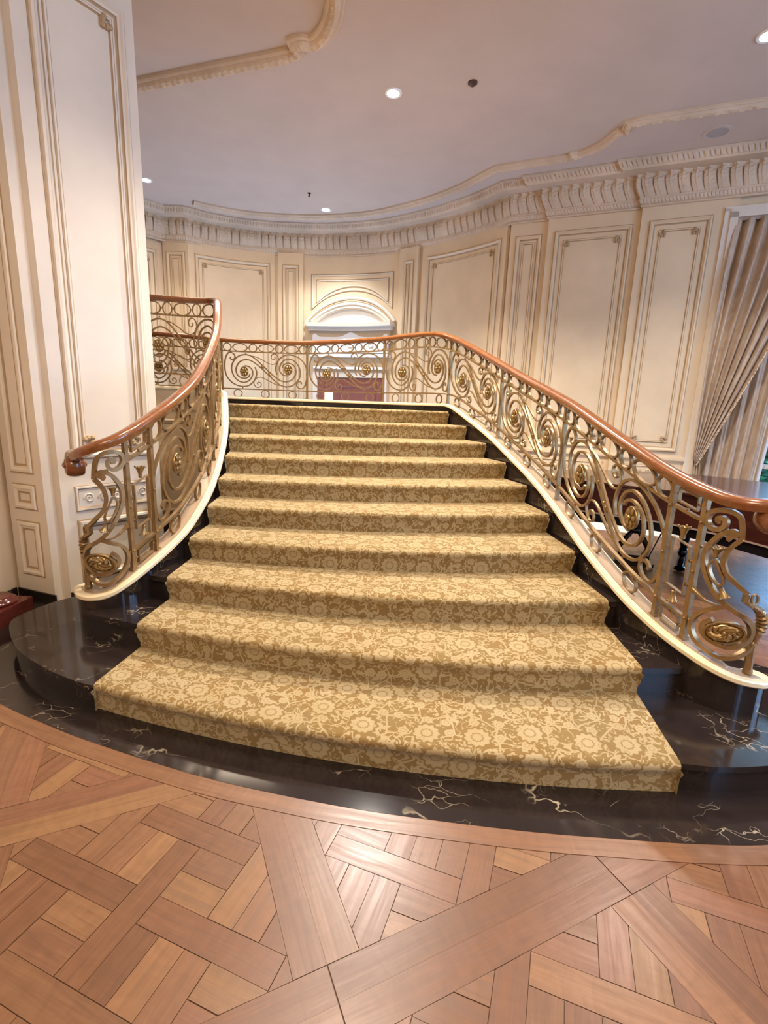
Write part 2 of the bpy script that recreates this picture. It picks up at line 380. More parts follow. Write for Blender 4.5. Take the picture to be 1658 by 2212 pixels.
class Rail:
    """Centre line of a balustrade: plan, cap height and handrail height by arc length."""
    def __init__(s, inner, side, hand):
        s.side = side
        P = offset(inner, 0.07 * side)
        s.P = P; s.S = [0.0]
        for a, b in zip(P[:-1], P[1:]): s.S.append(s.S[-1] + math.hypot(b[0] - a[0], b[1] - a[1]))
        hs = sorted((s.near(h[0], h[1]), h[2]) for h in hand)
        s.H = hs
    def near(s, x, y):
        best = (9e9, 0)
        for i in range(len(s.P) - 1):
            a, b = Vector(s.P[i][:2]), Vector(s.P[i + 1][:2]); d = b - a; L2 = d.length_squared
            if L2 < 1e-12: continue
            t = min(1, max(0, (Vector((x, y)) - a).dot(d) / L2)); q = a + d * t
            e = (q - Vector((x, y))).length
            if e < best[0]: best = (e, s.S[i] + t * math.sqrt(L2))
        return best[1]
    def at(s, u):
        if u <= 0:
            a, b = Vector(s.P[0]), Vector(s.P[2]); d = (b - a); d.z = 0; d.normalize()
            p = a + d * u; return p, d
        i = 0
        lo, hi = 0, len(s.S) - 2
        while lo < hi:
            m = (lo + hi + 1) // 2
            if s.S[m] <= u: lo = m
            else: hi = m - 1
        i = lo
        a, b = Vector(s.P[i]), Vector(s.P[i + 1]); L = s.S[i + 1] - s.S[i]
        t = (u - s.S[i]) / L
        a0 = Vector(s.P[max(0, i - 1)]); b1 = Vector(s.P[min(len(s.P) - 1, i + 2)])
        d0 = (b - a0); d1 = (b1 - a); d = d0 * (1 - t) + d1 * t; d.z = 0; d.normalize()
        return a + (b - a) * t, d
    def hand(s, u):
        H = s.H
        if u <= H[0][0]: return H[0][1]
        if u >= H[-1][0]: return H[-1][1]
        for i in range(len(H) - 1):
            if H[i][0] <= u <= H[i + 1][0]: break
        x0, y0 = H[i]; x1, y1 = H[i + 1]; h = x1 - x0
        if h < 1e-9: return y0
        def sl(j):
            if j <= 0: return (H[1][1] - H[0][1]) / (H[1][0] - H[0][0])
            if j >= len(H) - 1: return (H[-1][1] - H[-2][1]) / (H[-1][0] - H[-2][0])
            return (H[j + 1][1] - H[j - 1][1]) / (H[j + 1][0] - H[j - 1][0])
        t = (u - x0) / h
        return (2 * t ** 3 - 3 * t * t + 1) * y0 + (t ** 3 - 2 * t * t + t) * h * sl(i) + (-2 * t ** 3 + 3 * t * t) * y1 + (t ** 3 - t * t) * h * sl(i + 1)
    def pt(s, u, f):
        """f = 0 on the cap, 1 at the underside of the handrail."""
        p, d = s.at(u); return Vector((p.x, p.y, p.z + f * (s.hand(u) - 0.035 - p.z)))
    def nrm(s, u):
        p, d = s.at(u); return Vector((-d.y, d.x, 0))
RHAND = [(1.93, 2.36, 1.262), (1.80, 2.39, 1.259), (1.728, 2.504, 1.281), (1.668, 2.682, 1.328), (1.614, 2.918, 1.402), (1.587, 3.129, 1.469), (1.561, 3.382, 1.546), (1.534, 3.682, 1.636), (1.502, 4.035, 1.74), (1.453, 4.42, 1.843), (1.379, 4.813, 1.955), (1.276, 5.224, 2.089), (1.148, 5.686, 2.249), (.993, 6.203, 2.429), (.798, 6.717, 2.605), (.604, 6.964, 2.675), (.24, 7.176, 2.665), (-.085, 7.283, 2.63), (-.694, 7.418, 2.59), (-1.226, 7.488, 2.56), (-1.94, 7.52, 2.556), (-2.417, 7.513, 2.561), (-2.89, 7.495, 2.587), (-3.488, 7.464, 2.607)]
LHAND = [(-1.945, 3.031, 1.297), (-1.814, 2.99, 1.354), (-1.704, 3.058, 1.408), (-1.633, 3.219, 1.488), (-1.58, 3.451, 1.594), (-1.55, 3.792, 1.74), (-1.575, 4.152, 1.894), (-1.66, 4.684, 2.135), (-1.774, 5.202, 2.393), (-1.88, 5.55, 2.60), (-1.985, 5.85, 2.76), (-2.1, 6.14, 2.835), (-2.3, 6.22, 2.845), (-2.6, 6.18, 2.845), (-3.2, 6.03, 2.845), (-4.0, 5.83, 2.845)]
RR = Rail(RIs, -1, RHAND)
LR = Rail(LIs, 1, LHAND)

# ------------------------------------------------------------------ floor
UA = math.radians(25.0); ux, uy = Vector((math.cos(UA), math.sin(UA))), Vector((-math.sin(UA), math.cos(UA)))
def clip(poly, pt, n):
    out = []
    for i in range(len(poly)):
        a, b = poly[i], poly[(i + 1) % len(poly)]
        da, db = (a - pt).dot(n), (b - pt).dot(n)
        if da >= 0: out.append(a)
        if (da >= 0) != (db >= 0): out.append(a + (b - a) * (da / (da - db)))
    return out
TINTS = [(0.185, 0.087, 0.041), (0.201, 0.094, 0.045), (0.171, 0.076, 0.037), (0.196, 0.087, 0.045), (0.216, 0.105, 0.048), (0.156, 0.07, 0.033), (0.181, 0.084, 0.042), (0.226, 0.114, 0.051)]
fv, ff, fu, ft = [], [], [], []
def plank(poly, d, gap=0.0017, z=0.0):
    if len(poly) < 3: return
    c = sum(poly, Vector((0, 0))) / len(poly)
    ar = 0
    for i in range(len(poly)):
        a, b = poly[i], poly[(i + 1) % len(poly)]; ar += a.x * b.y - a.y * b.x
    if abs(ar) < 2e-4: return
    if ar < 0: poly = poly[::-1]
    poly2 = []
    for p in poly:
        e = c - p; L = e.length; poly2.append(p + e * min(0.4, gap / max(L, 1e-6)) * 1.3)
    b0 = len(fv); o = Vector((random.random() * 20, random.random() * 20)); n = Vector((-d.y, d.x))
    tint = random.choice(TINTS); s_ = 0.92 + 0.16 * random.random()
    for p in poly2:
        fv.append((p.x, p.y, z)); fu.append((p.dot(d) + o.x, p.dot(n) + o.y)); ft.append((tint[0] * s_, tint[1] * s_, tint[2] * s_, 1))
    ff.append(tuple(range(b0, b0 + len(poly2))))
PITCHP = 1.065; FWID = 0.105
def rect(c, d, L, W):
    n = Vector((-d.y, d.x)); return [c - d * L / 2 - n * W / 2, c + d * L / 2 - n * W / 2, c + d * L / 2 + n * W / 2, c - d * L / 2 + n * W / 2]
def panel_floor(c):
    S = PITCHP; h = S / 2; inn = h - FWID
    plank(rect(c - uy * (h - FWID / 2), ux, S, FWID), ux); plank(rect(c + uy * (h - FWID / 2), ux, S, FWID), ux)
    plank(rect(c - ux * (h - FWID / 2), uy, S - 2 * FWID, FWID), uy); plank(rect(c + ux * (h - FWID / 2), uy, S - 2 * FWID, FWID), uy)
    d1 = (ux + uy).normalized(); d2 = (uy - ux).normalized()
    def cl(p):
        for n, q in ((ux, -inn), (-ux, -inn), (uy, -inn), (-uy, -inn)): p = clip(p, c + n * q, n) if p else p
        return p
    Pp, W = 0.30, 0.098; g = Pp - W
    R = range(-3, 4)
    for i in R:
        for j in R:
            # crossings: one band passes over, the other stops
            if (i + j) % 2 == 0: plank(cl(rect(c + d1 * (i * Pp) + d2 * (j * Pp), d1, 2 * Pp - W, W)), d1)
            else: plank(cl(rect(c + d1 * (i * Pp) + d2 * (j * Pp), d2, 2 * Pp - W, W)), d2)
            m = c + d1 * ((i + .5) * Pp) + d2 * ((j + .5) * Pp)
            if (i + j) % 2 == 0:
                for s_ in (-1, 1): plank(cl(rect(m + d2 * s_ * g / 4, d1, g, g / 2)), d1)
            else:
                for s_ in (-1, 1): plank(cl(rect(m + d1 * s_ * g / 4, d2, g, g / 2)), d2)
# panel joints measured on the floor: u = 0.375 and v = 0.985
for i in range(-8, 11):
    for j in range(-8, 11):
        c = ux * (0.375 + (i + .5) * PITCHP) + uy * (0.985 + (j + .5) * PITCHP)
        if -5.2 < c.x < 7.6 and -3.6 < c.y < 9.0: panel_floor(c)
me = bpy.data.meshes.new('floor'); me.from_pydata(fv, [], ff); me.materials.append(PARQ)
l = me.uv_layers.new(name='uv'); ca = me.color_attributes.new('tint', 'FLOAT_COLOR', 'POINT')
for lp in me.loops: l.data[lp.index].uv = fu[lp.vertex_index]
for i, t in enumerate(ft): ca.data[i].color = t
fo = bpy.data.objects.new('floor', me); COL.objects.link(fo)
struct(fo, 'polished oak parquet floor laid in crossed square panels', 'floor')
mb = MB(); mb.box((1.2, 2.6, -0.06), (13.6, 13.6, 0.112)); sb = mb.build('subfloor', new_mat('joint_dirt', (0.10, 0.045, 0.02), 0.7), fo)

# black marble apron, flush with the parquet, and the curved oak border round it
EDGE = [(-3.9, 4.6), (-3.6, 3.75), (-3.15, 3.12), (-2.62, 2.68), (-2.065, 2.357), (-1.71, 2.20), (-1.398, 2.079), (-0.825, 1.893), (-0.362, 1.785), (0.049, 1.715), (0.593, 1.655), (0.978, 1.633), (1.295, 1.622), (1.60, 1.632), (1.95, 1.70), (2.35, 1.86), (2.65, 2.12), (2.78, 2.45), (2.70, 2.82), (2.45, 3.10)]
ES = cr(EDGE, 8)
mb = MB(); mb.prism(ES + [(1.2, 3.4), (-1.0, 5.4), (-3.9, 5.4)], -0.05, 0.003)
ap = struct(mb.build('trim_1', MARB), 'black veined marble border set in the floor around the stair foot', 'marble border')
E0 = [(p[0], p[1], 0) for p in ES]; Eo = offset(E0, -0.085)
rows, uvs, ss = [], [], 0
for i in range(len(E0)):
    if i: ss += math.hypot(E0[i][0] - E0[i - 1][0], E0[i][1] - E0[i - 1][1])
    rows.append([(E0[i][0], E0[i][1], 0.002), (Eo[i][0], Eo[i][1], 0.002)]); uvs.append([(ss, 0), (ss, 0.085)])
mb = MB(); mb.grid(rows, uvs=uvs)
bo = mb.build('trim_2', PARQ); ca = bo.data.color_attributes.new('tint', 'FLOAT_COLOR', 'POINT')
for i in range(len(bo.data.vertices)):
    q = int(i / 2 / 19); rnd = random.Random(q); t = rnd.choice(TINTS[:4] + [(0.17, 0.085, 0.045)]); ca.data[i].color = (*t, 1)
struct(bo, 'curved oak border strip between parquet and black marble', 'floor border')

def pale_strip():
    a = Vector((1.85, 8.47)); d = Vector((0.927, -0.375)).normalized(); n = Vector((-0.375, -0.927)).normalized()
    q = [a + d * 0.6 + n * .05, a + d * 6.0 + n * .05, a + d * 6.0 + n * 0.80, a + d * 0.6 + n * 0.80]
    mb = MB(); mb.prism([(p.x, p.y) for p in q], -0.02, 0.004)  # thin pale slab laid along the floor edge
    struct(mb.build('trim_8', new_mat('pale_floor_strip', (0.80, 0.78, 0.76), 0.15)), 'pale strip of floor along the foot of the right wall', 'floor border')
pale_strip()

# ------------------------------------------------------------------ staircase
stair = thing('staircase', 'wide curving black marble staircase rising from the hall to the landing', 'staircase', (0, 2.0, 0))
NT_ = 28
def curb_line(kk, left):
    """where nose line of step kk meets the middle of the curb"""
    base = Vector(NL[kk]) if left else Vector(NR[kk]); oth = Vector(NR[kk]) if left else Vector(NL[kk])
    d = (base - oth).normalized()
    I = LIs if left else RIs
    best = None
    for q in range(0, 60):
        p = base + d * (q * 0.01)
        e = min((Vector(a[:2]) - p).length for a in I)
        if best is None or e < best[0]: best = (e, q * 0.01)
    return best[1] + 0.03
STEP1 = [(-2.05, 3.80), (-2.316, 3.507), (-2.43, 3.36), (-2.495, 3.13), (-2.45, 2.985), (-2.188, 2.702), (-1.879, 2.50), (-1.64, 2.385), (-1.44, 2.325), (-1.217, 2.27), (-.728, 2.156), (-.362, 2.084), (.047, 2.02), (.58, 1.956), (.995, 1.93), (1.357, 1.915), (1.528, 1.90), (1.756, 1.92), (2.05, 1.98), (2.33, 2.17), (2.50, 2.42), (2.49, 2.68), (2.30, 2.88), (1.95, 3.0)]
mb = MB(); s1 = cr(STEP1, 6)
zt = RISE - 0.012
top = [(p[0], p[1]) for p in s1]
mb.prism(top, 0.003, zt - 0.03)
o2 = offset([(p[0], p[1], 0) for p in s1], -0.022)
mb.prism([(p[0], p[1]) for p in o2], zt - 0.03, zt)
mb.build('step', MARB, stair, label='lowest marble step with rounded ends running past both newels')
for kk in range(2, 11):
    eL, eR = curb_line(kk, True), curb_line(kk, False)
    def line(bk, kq=kk, eL=eL, eR=eR):
        L, R = Vector(NL[kq]), Vector(NR[kq]); d = (R - L).normalized(); n = Vector((-d.y, d.x)); pts = []
        ln = (R - L).length
        for i in range(NT_ + 1):
            x = -eL + (ln + eL + eR) * i / NT_; t = x / ln
            sagv = SAG[kq] * 4 * t * (1 - t)
            pts.append(L + d * x + n * (bk - sagv))
        return pts
    z0, z1 = RISE * (kk - 1) - 0.012, RISE * kk - 0.012
    mb = MB()
    if kk < 10:
        eL2, eR2 = curb_line(kk + 1, True), curb_line(kk + 1, False)
        backl = line(0.06, kk + 1, eL2, eR2)
    else:
        i0 = min(range(len(RIs)), key=lambda i: (Vector(RIs[i][:2]) - Vector(NR[10])).length)
        j0 = min(range(len(LIs)), key=lambda i: (Vector(LIs[i][:2]) - Vector(NL[10])).length)
        backl = [Vector(p[:2]) for p in reversed(offset(LIs, 0.03)[j0 + 2:])][::-1]
        backl = [Vector(p[:2]) for p in offset(LIs, 0.03)[j0 + 2:]] + [Vector(p[:2]) for p in reversed(offset(RIs, -0.03)[i0 + 2:])]
    fr_ = line(0.035)
    mb.prism([(p.x, p.y) for p in fr_] + [(p.x, p.y) for p in reversed(backl)], z0 if kk > 1 else 0, z1 - 0.035) if kk < 10 else mb.prism([(p.x, p.y) for p in fr_] + [(p.x, p.y) for p in reversed(backl)], z0 + 0.0, z1 - 0.035)
    f2 = line(0.012)
    mb.prism([(p.x, p.y) for p in f2] + [(p.x, p.y) for p in reversed(backl)], z1 - 0.035, z1)
    mb.build('step', MARB, stair)
# curbs (stringers) with painted caps
def curb(I, side, i_end, name='stringer'):
    inn = offset(I, 0.012 * side); out = offset(I, 0.128 * side)
    mb = MB(); P = inn[:i_end]; Q = out[:i_end]
    # rounded newel end
    def endcap(pin, pout, n=8):
        a, b = Vector(pin), Vector(pout); c = (a + b) / 2; r = (a - b) / 2
        p2 = Vector(I[2]); t = Vector((I[0][0] - p2.x, I[0][1] - p2.y, 0)).normalized()
        return [c + r * math.cos(PI * q / n) + t * r.length * math.sin(PI * q / n) for q in range(n + 1)]
    def low(p, i):
        return 0.02 if p[2] < 1e9 else 0
    w_end = min(i_end, 14 * 8 + 4) if side > 0 else i_end      # past the corner the gallery wall carries the cap
    ring = [Vector(p) for p in reversed(P[:w_end])] + endcap(P[0], Q[0])[1:-1] + [Vector(p) for p in Q[:w_end]]
    n = len(ring); rows = [[Vector((p.x, p.y, 0.004)) for p in ring], [Vector((p.x, p.y, p.z - 0.034)) for p in ring]]
    mb.grid(rows, closed_u=True)
    st = mb.build(name, MARB, stair)
    # cap: moulded strip
    prof = [(-0.004, -0.036), (-0.012, -0.028), (-0.012, -0.008), (-0.004, 0.0), (0.144, 0.0), (0.152, -0.008), (0.152, -0.028), (0.144, -0.036)]
    rows = []
    lines = [offset(I[:i_end], q * side) for q, z in prof]
    for i in range(i_end):
        rows.append([(lines[j][i][0], lines[j][i][1], I[i][2] + prof[j][1]) for j in range(len(prof))])
    mb = MB(); mb.grid(rows, closed_u=True)
    # rounded end of the cap
    c = Vector(offset(I, 0.07 * side)[0]); t = Vector((I[0][0] - I[2][0], I[0][1] - I[2][1], 0)).normalized(); nn = Vector((-t.y, t.x, 0))
    er = []
    for (r, z) in ((0.0, -0.036), (0.074, -0.036), (0.082, -0.028), (0.082, -0.008), (0.074, 0.0), (0.0, 0.0)):
        er.append([c + nn * r * math.cos(PI * q / 12) + t * r * math.sin(PI * q / 12) + Vector((0, 0, z)) for q in range(13)])
    mb.grid(er)
    mb.cap(rows[-1])
    mb.build('stringer_cap', CAPM, st, label='cream painted cap along the top of the stringer')
curb(RIs, -1, len(RIs)); curb(LIs, 1, len(LIs))

# carpet runner: one strip over all ten steps and the landing
rows, uvs = [], []
NC = 49
prev = [0.0] * NC; last = None
def addrow(pts, extra=None):
    global last
    if last is not None:
        for j in range(NC): prev[j] += (Vector(pts[j]) - Vector(last[j])).length
    last = pts; rows.append(pts)
    c = len(pts) // 2; cum = [0.0]
    for j in range(1, NC): cum.append(cum[-1] + (Vector(pts[j]) - Vector(pts[j - 1])).length)
    mid = cum[c]
    uvs.append([(cum[j] - mid, prev[c]) for j in range(NC)])
for kk in range(1, 11):
    ztop = RISE * kk
    def row(bk, z, kq=kk, inset=0.0):
        return [(*nose(kq, (j / (NC - 1)) * (1 - 2 * inset) + inset, bk), z) for j in range(NC)]
    for bk, z in ((0.022, RISE * (kk - 1) + (0.004 if kk == 1 else 0.001)), (0.021, ztop - 0.09), (0.016, ztop - 0.06), (0.004, ztop - 0.045), (-0.003, ztop - 0.03), (-0.002, ztop - 0.016), (0.006, ztop - 0.005), (0.02, ztop)):
        addrow(row(bk, z))
    if kk < 10:
        for q in (0.25, 0.5, 0.75, 0.93):
            a = row(0.02, ztop); b = row(0.022, ztop, kk + 1)
            addrow([tuple(Vector(a[j]) * (1 - q) + Vector(b[j]) * q) for j in range(NC)])
    else:
        tgt = []
        for j in range(NC):
            t = j / (NC - 1); i = int((1 - t) * (20.4 * 8 - 15.2 * 8) + 15.2 * 8); i = min(len(RIs) - 1, i)
            p = offset(RIs, -0.0)[i]; tgt.append((p[0] - 0.03, p[1] - 0.03, ztop))
        a = row(0.02, ztop)
        for q in (0.5, 1.0): addrow([tuple(Vector(a[j]) * (1 - q) + Vector(tgt[j]) * q) for j in range(NC)])
mb = MB(); mb.grid(rows, uvs=uvs)
# turned-down side edges
for j, sgn in ((0, -1), (NC - 1, 1)):
    er, eu = [], []
    for i, r in enumerate(rows):
        p = Vector(r[j]); a = Vector(rows[max(0, i - 1)][j]); b = Vector(rows[min(len(rows) - 1, i + 1)][j]); q = Vector(r[j - sgn])
        n = (b - a).cross(p - q) * (1 if sgn < 0 else -1)
        n = n.normalized() if n.length > 1e-9 else Vector((0, 0, -1))
        if n.z > 0.01 or (abs(n.z) <= 0.01 and n.y < 0): n = -n
        er.append([p, p + n * 0.02]); eu.append([uvs[i][j], (uvs[i][j][0] + sgn * 0.02, uvs[i][j][1])])
    mb.grid(er, uvs=eu)
runner = mb.build('stair_runner', CARP, None, smooth=True)
tag(runner, 'gold and tan floral carpet runner covering the marble stair', 'carpet')

# ------------------------------------------------------------------ balustrades
def bar(mb, rail, pts, t=0.014, depth=0.024, n=6, closed=False, mi=0, taper=None, smooth=True, dn=0.0):
    """flat bar following (u, f) points on the rail surface"""
    Q = cr(pts, n, closed) if smooth else pts
    W = [rail.pt(u, f) for u, f in Q]; N = [rail.nrm(u) for u, f in Q]
    m = len(W); rows = []
    for i in range(m):
        a = W[(i - 1) % m] if (closed or i > 0) else W[i]; c = W[(i + 1) % m] if (closed or i < m - 1) else W[i]
        T = c - a
        if T.length < 1e-9: T = Vector((0, 0, 1))
        T.normalize(); B = T.cross(N[i])
        if B.length < 1e-6: B = Vector((0, 0, 1))
        B.normalize()
        tt = t * (taper(i / (m - 1)) if taper else 1.0)
        o = W[i] + N[i] * dn
        rows.append([o + B * tt / 2 + N[i] * depth / 2, o + B * tt / 2 - N[i] * depth / 2, o - B * tt / 2 - N[i] * depth / 2, o - B * tt / 2 + N[i] * depth / 2])
    mb.grid(rows, mi, closed_u=True, closed_v=closed)
    if not closed: mb.cap(rows[0], mi); mb.cap(rows[-1], mi)
def bead(mb, rail, u, f, r=0.009, mi=0):
    mb.ball(rail.pt(u, f), r, 8, 5, mi=mi)
def local_R(rail, u):
    p, d = rail.at(u); N = rail.nrm(u)
    return Matrix((Vector((d.x, d.y, 0)), Vector((0, 0, 1)), N)).transposed()
def rosette_mb(rail, u, f, rx, ry):
    mb = MB(); R = local_R(rail, u); c = rail.pt(u, f)
    S = Matrix.Diagonal(Vector((1, ry / rx, 1)))
    for sg in (1, -1):
        F = R @ S @ Matrix.Diagonal(Vector((1, 1, sg)))
        mb.lathe([(0.0, 0.012), (rx * 0.85, 0.010), (rx * 0.95, 0.013), (rx, 0.008), (rx, 0.0)], c, 20, R=F)
        mb.ball(c + F @ Vector((0, 0, 0.018)), rx * 0.24, 8, 5, R=F)
        for q in range(6):
            a = q * PI / 3
            mb.ball(c + F @ Vector((rx * 0.55 * math.cos(a), rx * 0.55 * math.sin(a), 0.014)), rx * 0.27, 8, 5, (1.15, 0.9, 0.6), R=F @ Matrix.Rotation(a, 3, 'Z'))
    return mb
# scroll panel drawn once, in drawing units (x 150..1190 across a panel; y 2065 at the cap, 1290 under the handrail)
CX, CY = 685.0, 1668.0
A2 = [(425, 1605), (478, 1618), (515, 1665), (518, 1730), (492, 1795), (450, 1835), (405, 1848), (345, 1828), (295, 1770), (268, 1690), (268, 1610), (300, 1530), (355, 1470), (430, 1445), (500, 1460), (565, 1510), (640, 1590), (720, 1678), (785, 1745)]
IN1 = [(840, 1790), (890, 1815), (940, 1818), (1000, 1788), (1040, 1726), (1052, 1656), (1035, 1591), (995, 1556), (945, 1548), (900, 1575), (885, 1610)]
SCURVE = A2 + IN1
CCURVE = [(256, 1490), (252, 1512), (276, 1528), (303, 1505), (306, 1462), (276, 1428), (232, 1430), (200, 1488), (184, 1580), (184, 1680), (205, 1770), (260, 1850), (330, 1895), (405, 1908), (470, 1890), (530, 1830), (562, 1750), (566, 1680), (548, 1620)]
THIN = [(520, 1462), (580, 1480), (650, 1520), (720, 1562), (775, 1570), (820, 1540), (838, 1490), (822, 1440), (785, 1420), (752, 1445), (752, 1485), (778, 1500), (797, 1480), (785, 1462)]
def img(P): return [(2 * CX - x, 2 * CY - y) for x, y in P]
FRIEZE = [(218, 46), (372, 86), (528, 46), (688, 88), (845, 46), (998, 86), (1140, 46)]
def panel(bal, rail, u0, u1):
    W = u1 - u0; m = lambda p: (u1 - (p[0] - 150) / 1040.0 * W, (2065 - p[1]) / 775.0)
    mb = MB()
    for C_ in (SCURVE, img(SCURVE)): bar(mb, rail, [m(p) for p in C_], 0.0185, 0.020)
    for C_ in (CCURVE, img(CCURVE)): bar(mb, rail, [m(p) for p in C_], 0.0185, 0.020)
    for C_ in (THIN, img(THIN)): bar(mb, rail, [m(p) for p in C_], 0.012, 0.018)
    # oval link and bellflowers between the two diagonals
    a = math.radians(50); dx, dy = math.cos(a), math.sin(a)
    ov = [(CX + 48 * math.cos(q) * dx - 20 * math.sin(q) * dy, CY + 48 * math.cos(q) * dy + 20 * math.sin(q) * dx) for q in [i * PI / 6 for i in range(12)]]
    bar(mb, rail, [m(p) for p in ov], 0.008, 0.020, closed=True, n=3)
    for sg in (-1, 1):
        for d_, r_ in ((60, 0.013), (76, 0.018), (92, 0.010)):
            u_, f_ = m((CX + sg * d_ * dx, CY + sg * d_ * dy)); bead(mb, rail, u_, f_, r_)
    for p in ((440, 1426), (395, 1927), (930, 1910), (975, 1424)):
        bead(mb, rail, *m(p), 0.010)
    for a_, b_ in zip(FRIEZE[:-1], FRIEZE[1:]):
        x = (a_[0] + a_[1] + b_[0] - b_[1]) / 2; bead(mb, rail, *m((x, 1345)), 0.0085)
    pn = mb.build('scroll_panel', BRONZE, bal)
    for (x, rx) in FRIEZE:
        mb = MB(); bar(mb, rail, [m((x + rx * math.cos(q), 1347 + 55 * math.sin(q))) for q in [i * PI / 6 for i in range(12)]], 0.012, 0.022, closed=True, n=3)
        mb.build('frieze_ring', BRONZE, pn)
    for x in (335, 672, 1008):
        mb = MB(); bar(mb, rail, [m((x + 50 * math.cos(q), 2010 + 52 * math.sin(q))) for q in [i * PI / 6 for i in range(12)]], 0.010, 0.022, closed=True, n=3)
        mb.build('base_ring', BRONZE, pn)
    for (x, y) in ((415, 1690), (2 * CX - 415, 2 * CY - 1690)):
        u_, f_ = m((x, y)); rosette_mb(rail, u_, f_, 0.064, 0.076).build('rosette', GOLD, pn, smooth=True, label='gilt six-petalled rosette at the eye of the scroll')
def post(bal, rail, u, wd=0.027):
    mb = MB(); bar(mb, rail, [(u, 0.0), (u, 1.02)], wd, 0.032, smooth=False)
    bar(mb, rail, [(u, 0.0), (u, 0.02)], wd + 0.014, 0.044, smooth=False)
    for f in (0.16, 0.5, 0.84): mb.ball(rail.pt(u, f) + rail.nrm(u) * 0.018, 0.008, 8, 5); mb.ball(rail.pt(u, f) - rail.nrm(u) * 0.018, 0.008, 8, 5)
    mb.build('post', BRONZE, bal)
def long_rail(bal, rail, name, f, us, t=0.017, depth=0.028):
    mb = MB()
    for (a, b) in us:
        n = max(4, int((b - a) / 0.06)); bar(mb, rail, [(a + (b - a) * i / n, f) for i in range(n + 1)], t, depth, smooth=False)
    mb.build(name, BRONZE, bal)
def bell(mb, rail, u, f, du, df, ln, r):
    """bellflower pointing along (du, df)"""
    p0 = rail.pt(u, f); p1 = rail.pt(u + du * 0.01, f + df * 0.01); d = (p1 - p0).normalized(); N = rail.nrm(u); b = d.cross(N)
    R = Matrix((N, b, d)).transposed()
    mb.lathe([(r * .3, 0), (r * .55, ln * .1), (r * .5, ln * .3), (r * .75, ln * .6), (r * 1.15, ln * .9), (r * 1.3, ln), (r * .5, ln * .85), (0, ln * .8)], p0, 12, R=R)
    for q in range(4):
        a = q * PI / 2 + .4; v = R @ Vector((math.cos(a) * r * 1.25, math.sin(a) * r * 1.25, ln))
        mb.ball(p0 + v, r * .35, 6, 4)
def key_panel(bal, rail, ua, ub):
    """narrow panel of rectangles between the two end posts"""
    mb = MB(); w_ = ub - ua; a, b = ua + w_ * 0.2, ub - w_ * 0.2
    def rc(f0, f1, t=0.010): bar(mb, rail, [(a, f0), (b, f0), (b, f1), (a, f1)], t, 0.024, closed=True, smooth=False)
    rc(0.895, 0.985); rc(0.30, 0.64); rc(0.03, 0.125)
    um = (ua + ub) / 2
    for f in (0.94, 0.55, 0.38, 0.08):
        for s_ in (-1, 1):
            bead(mb, rail, um + s_ * w_ * 0.36, f, 0.010)
    bead(mb, rail, um, 0.868, 0.010); bead(mb, rail, um, 0.14, 0.010)
    kp = mb.build('key_panel', BRONZE, bal)
    for q in ((0.655, 1, 0.075, 0.024), (0.285, -1, 0.065, 0.022)):
        mb = MB(); bell(mb, rail, um, q[0], 0, q[1], q[2], q[3]); mb.build('bellflower', GOLD, kp, smooth=True)
c1 = [(0.096, 0.752), (0.080, 0.748), (0.078, 0.762), (0.097, 0.771), (0.114, 0.759), (0.109, 0.727), (0.082, 0.701), (0.045, 0.698), (0.02, 0.725), (0.031, 0.771), (0.064, 0.8), (0.101, 0.815), (0.139, 0.818), (0.17, 0.803), (0.183, 0.77), (0.19, 0.732), (0.195, 0.692)]
c1b = [(0.195, 0.692), (0.164, 0.648), (0.144, 0.603), (0.137, 0.556), (0.143, 0.522), (0.163, 0.487), (0.195, 0.465), (0.225, 0.444), (0.26, 0.423)]
c1c = [(0.26, 0.423), (0.256, 0.380), (0.297, 0.365)]
leafc = [(0.297, 0.367), (0.344, 0.343), (0.374, 0.311), (0.380, 0.271), (0.366, 0.23), (0.352, 0.181), (0.343, 0.134), (0.346, 0.08), (0.35, 0.0)]
c2 = [(0.152, 0.673), (0.141, 0.680), (0.149, 0.693), (0.164, 0.699), (0.170, 0.714), (0.156, 0.721), (0.13, 0.707), (0.093, 0.669), (0.058, 0.603), (0.04, 0.542), (0.045, 0.485), (0.069, 0.434), (0.107, 0.381), (0.149, 0.347), (0.189, 0.325), (0.228, 0.311), (0.273, 0.296), (0.31, 0.264), (0.323, 0.226), (0.307, 0.182), (0.265, 0.144), (0.22, 0.113), (0.164, 0.102), (0.118, 0.106), (0.095, 0.131), (0.102, 0.173), (0.136, 0.218)]
c3 = [(0.178, 0.319), (0.126, 0.274), (0.078, 0.224), (0.043, 0.164), (0.034, 0.11), (0.05, 0.068), (0.086, 0.041), (0.135, 0.034), (0.182, 0.036), (0.236, 0.061), (0.288, 0.102), (0.327, 0.138), (0.355, 0.182)]
linkc = [(0.097, 0.539), (0.075, 0.505), (0.078, 0.465), (0.103, 0.429), (0.133, 0.413), (0.152, 0.431), (0.151, 0.46), (0.133, 0.49), (0.114, 0.523)]
spearc = [(0.0, 0.325), (0.055, 0.298), (0.104, 0.296), (0.171, 0.315)]
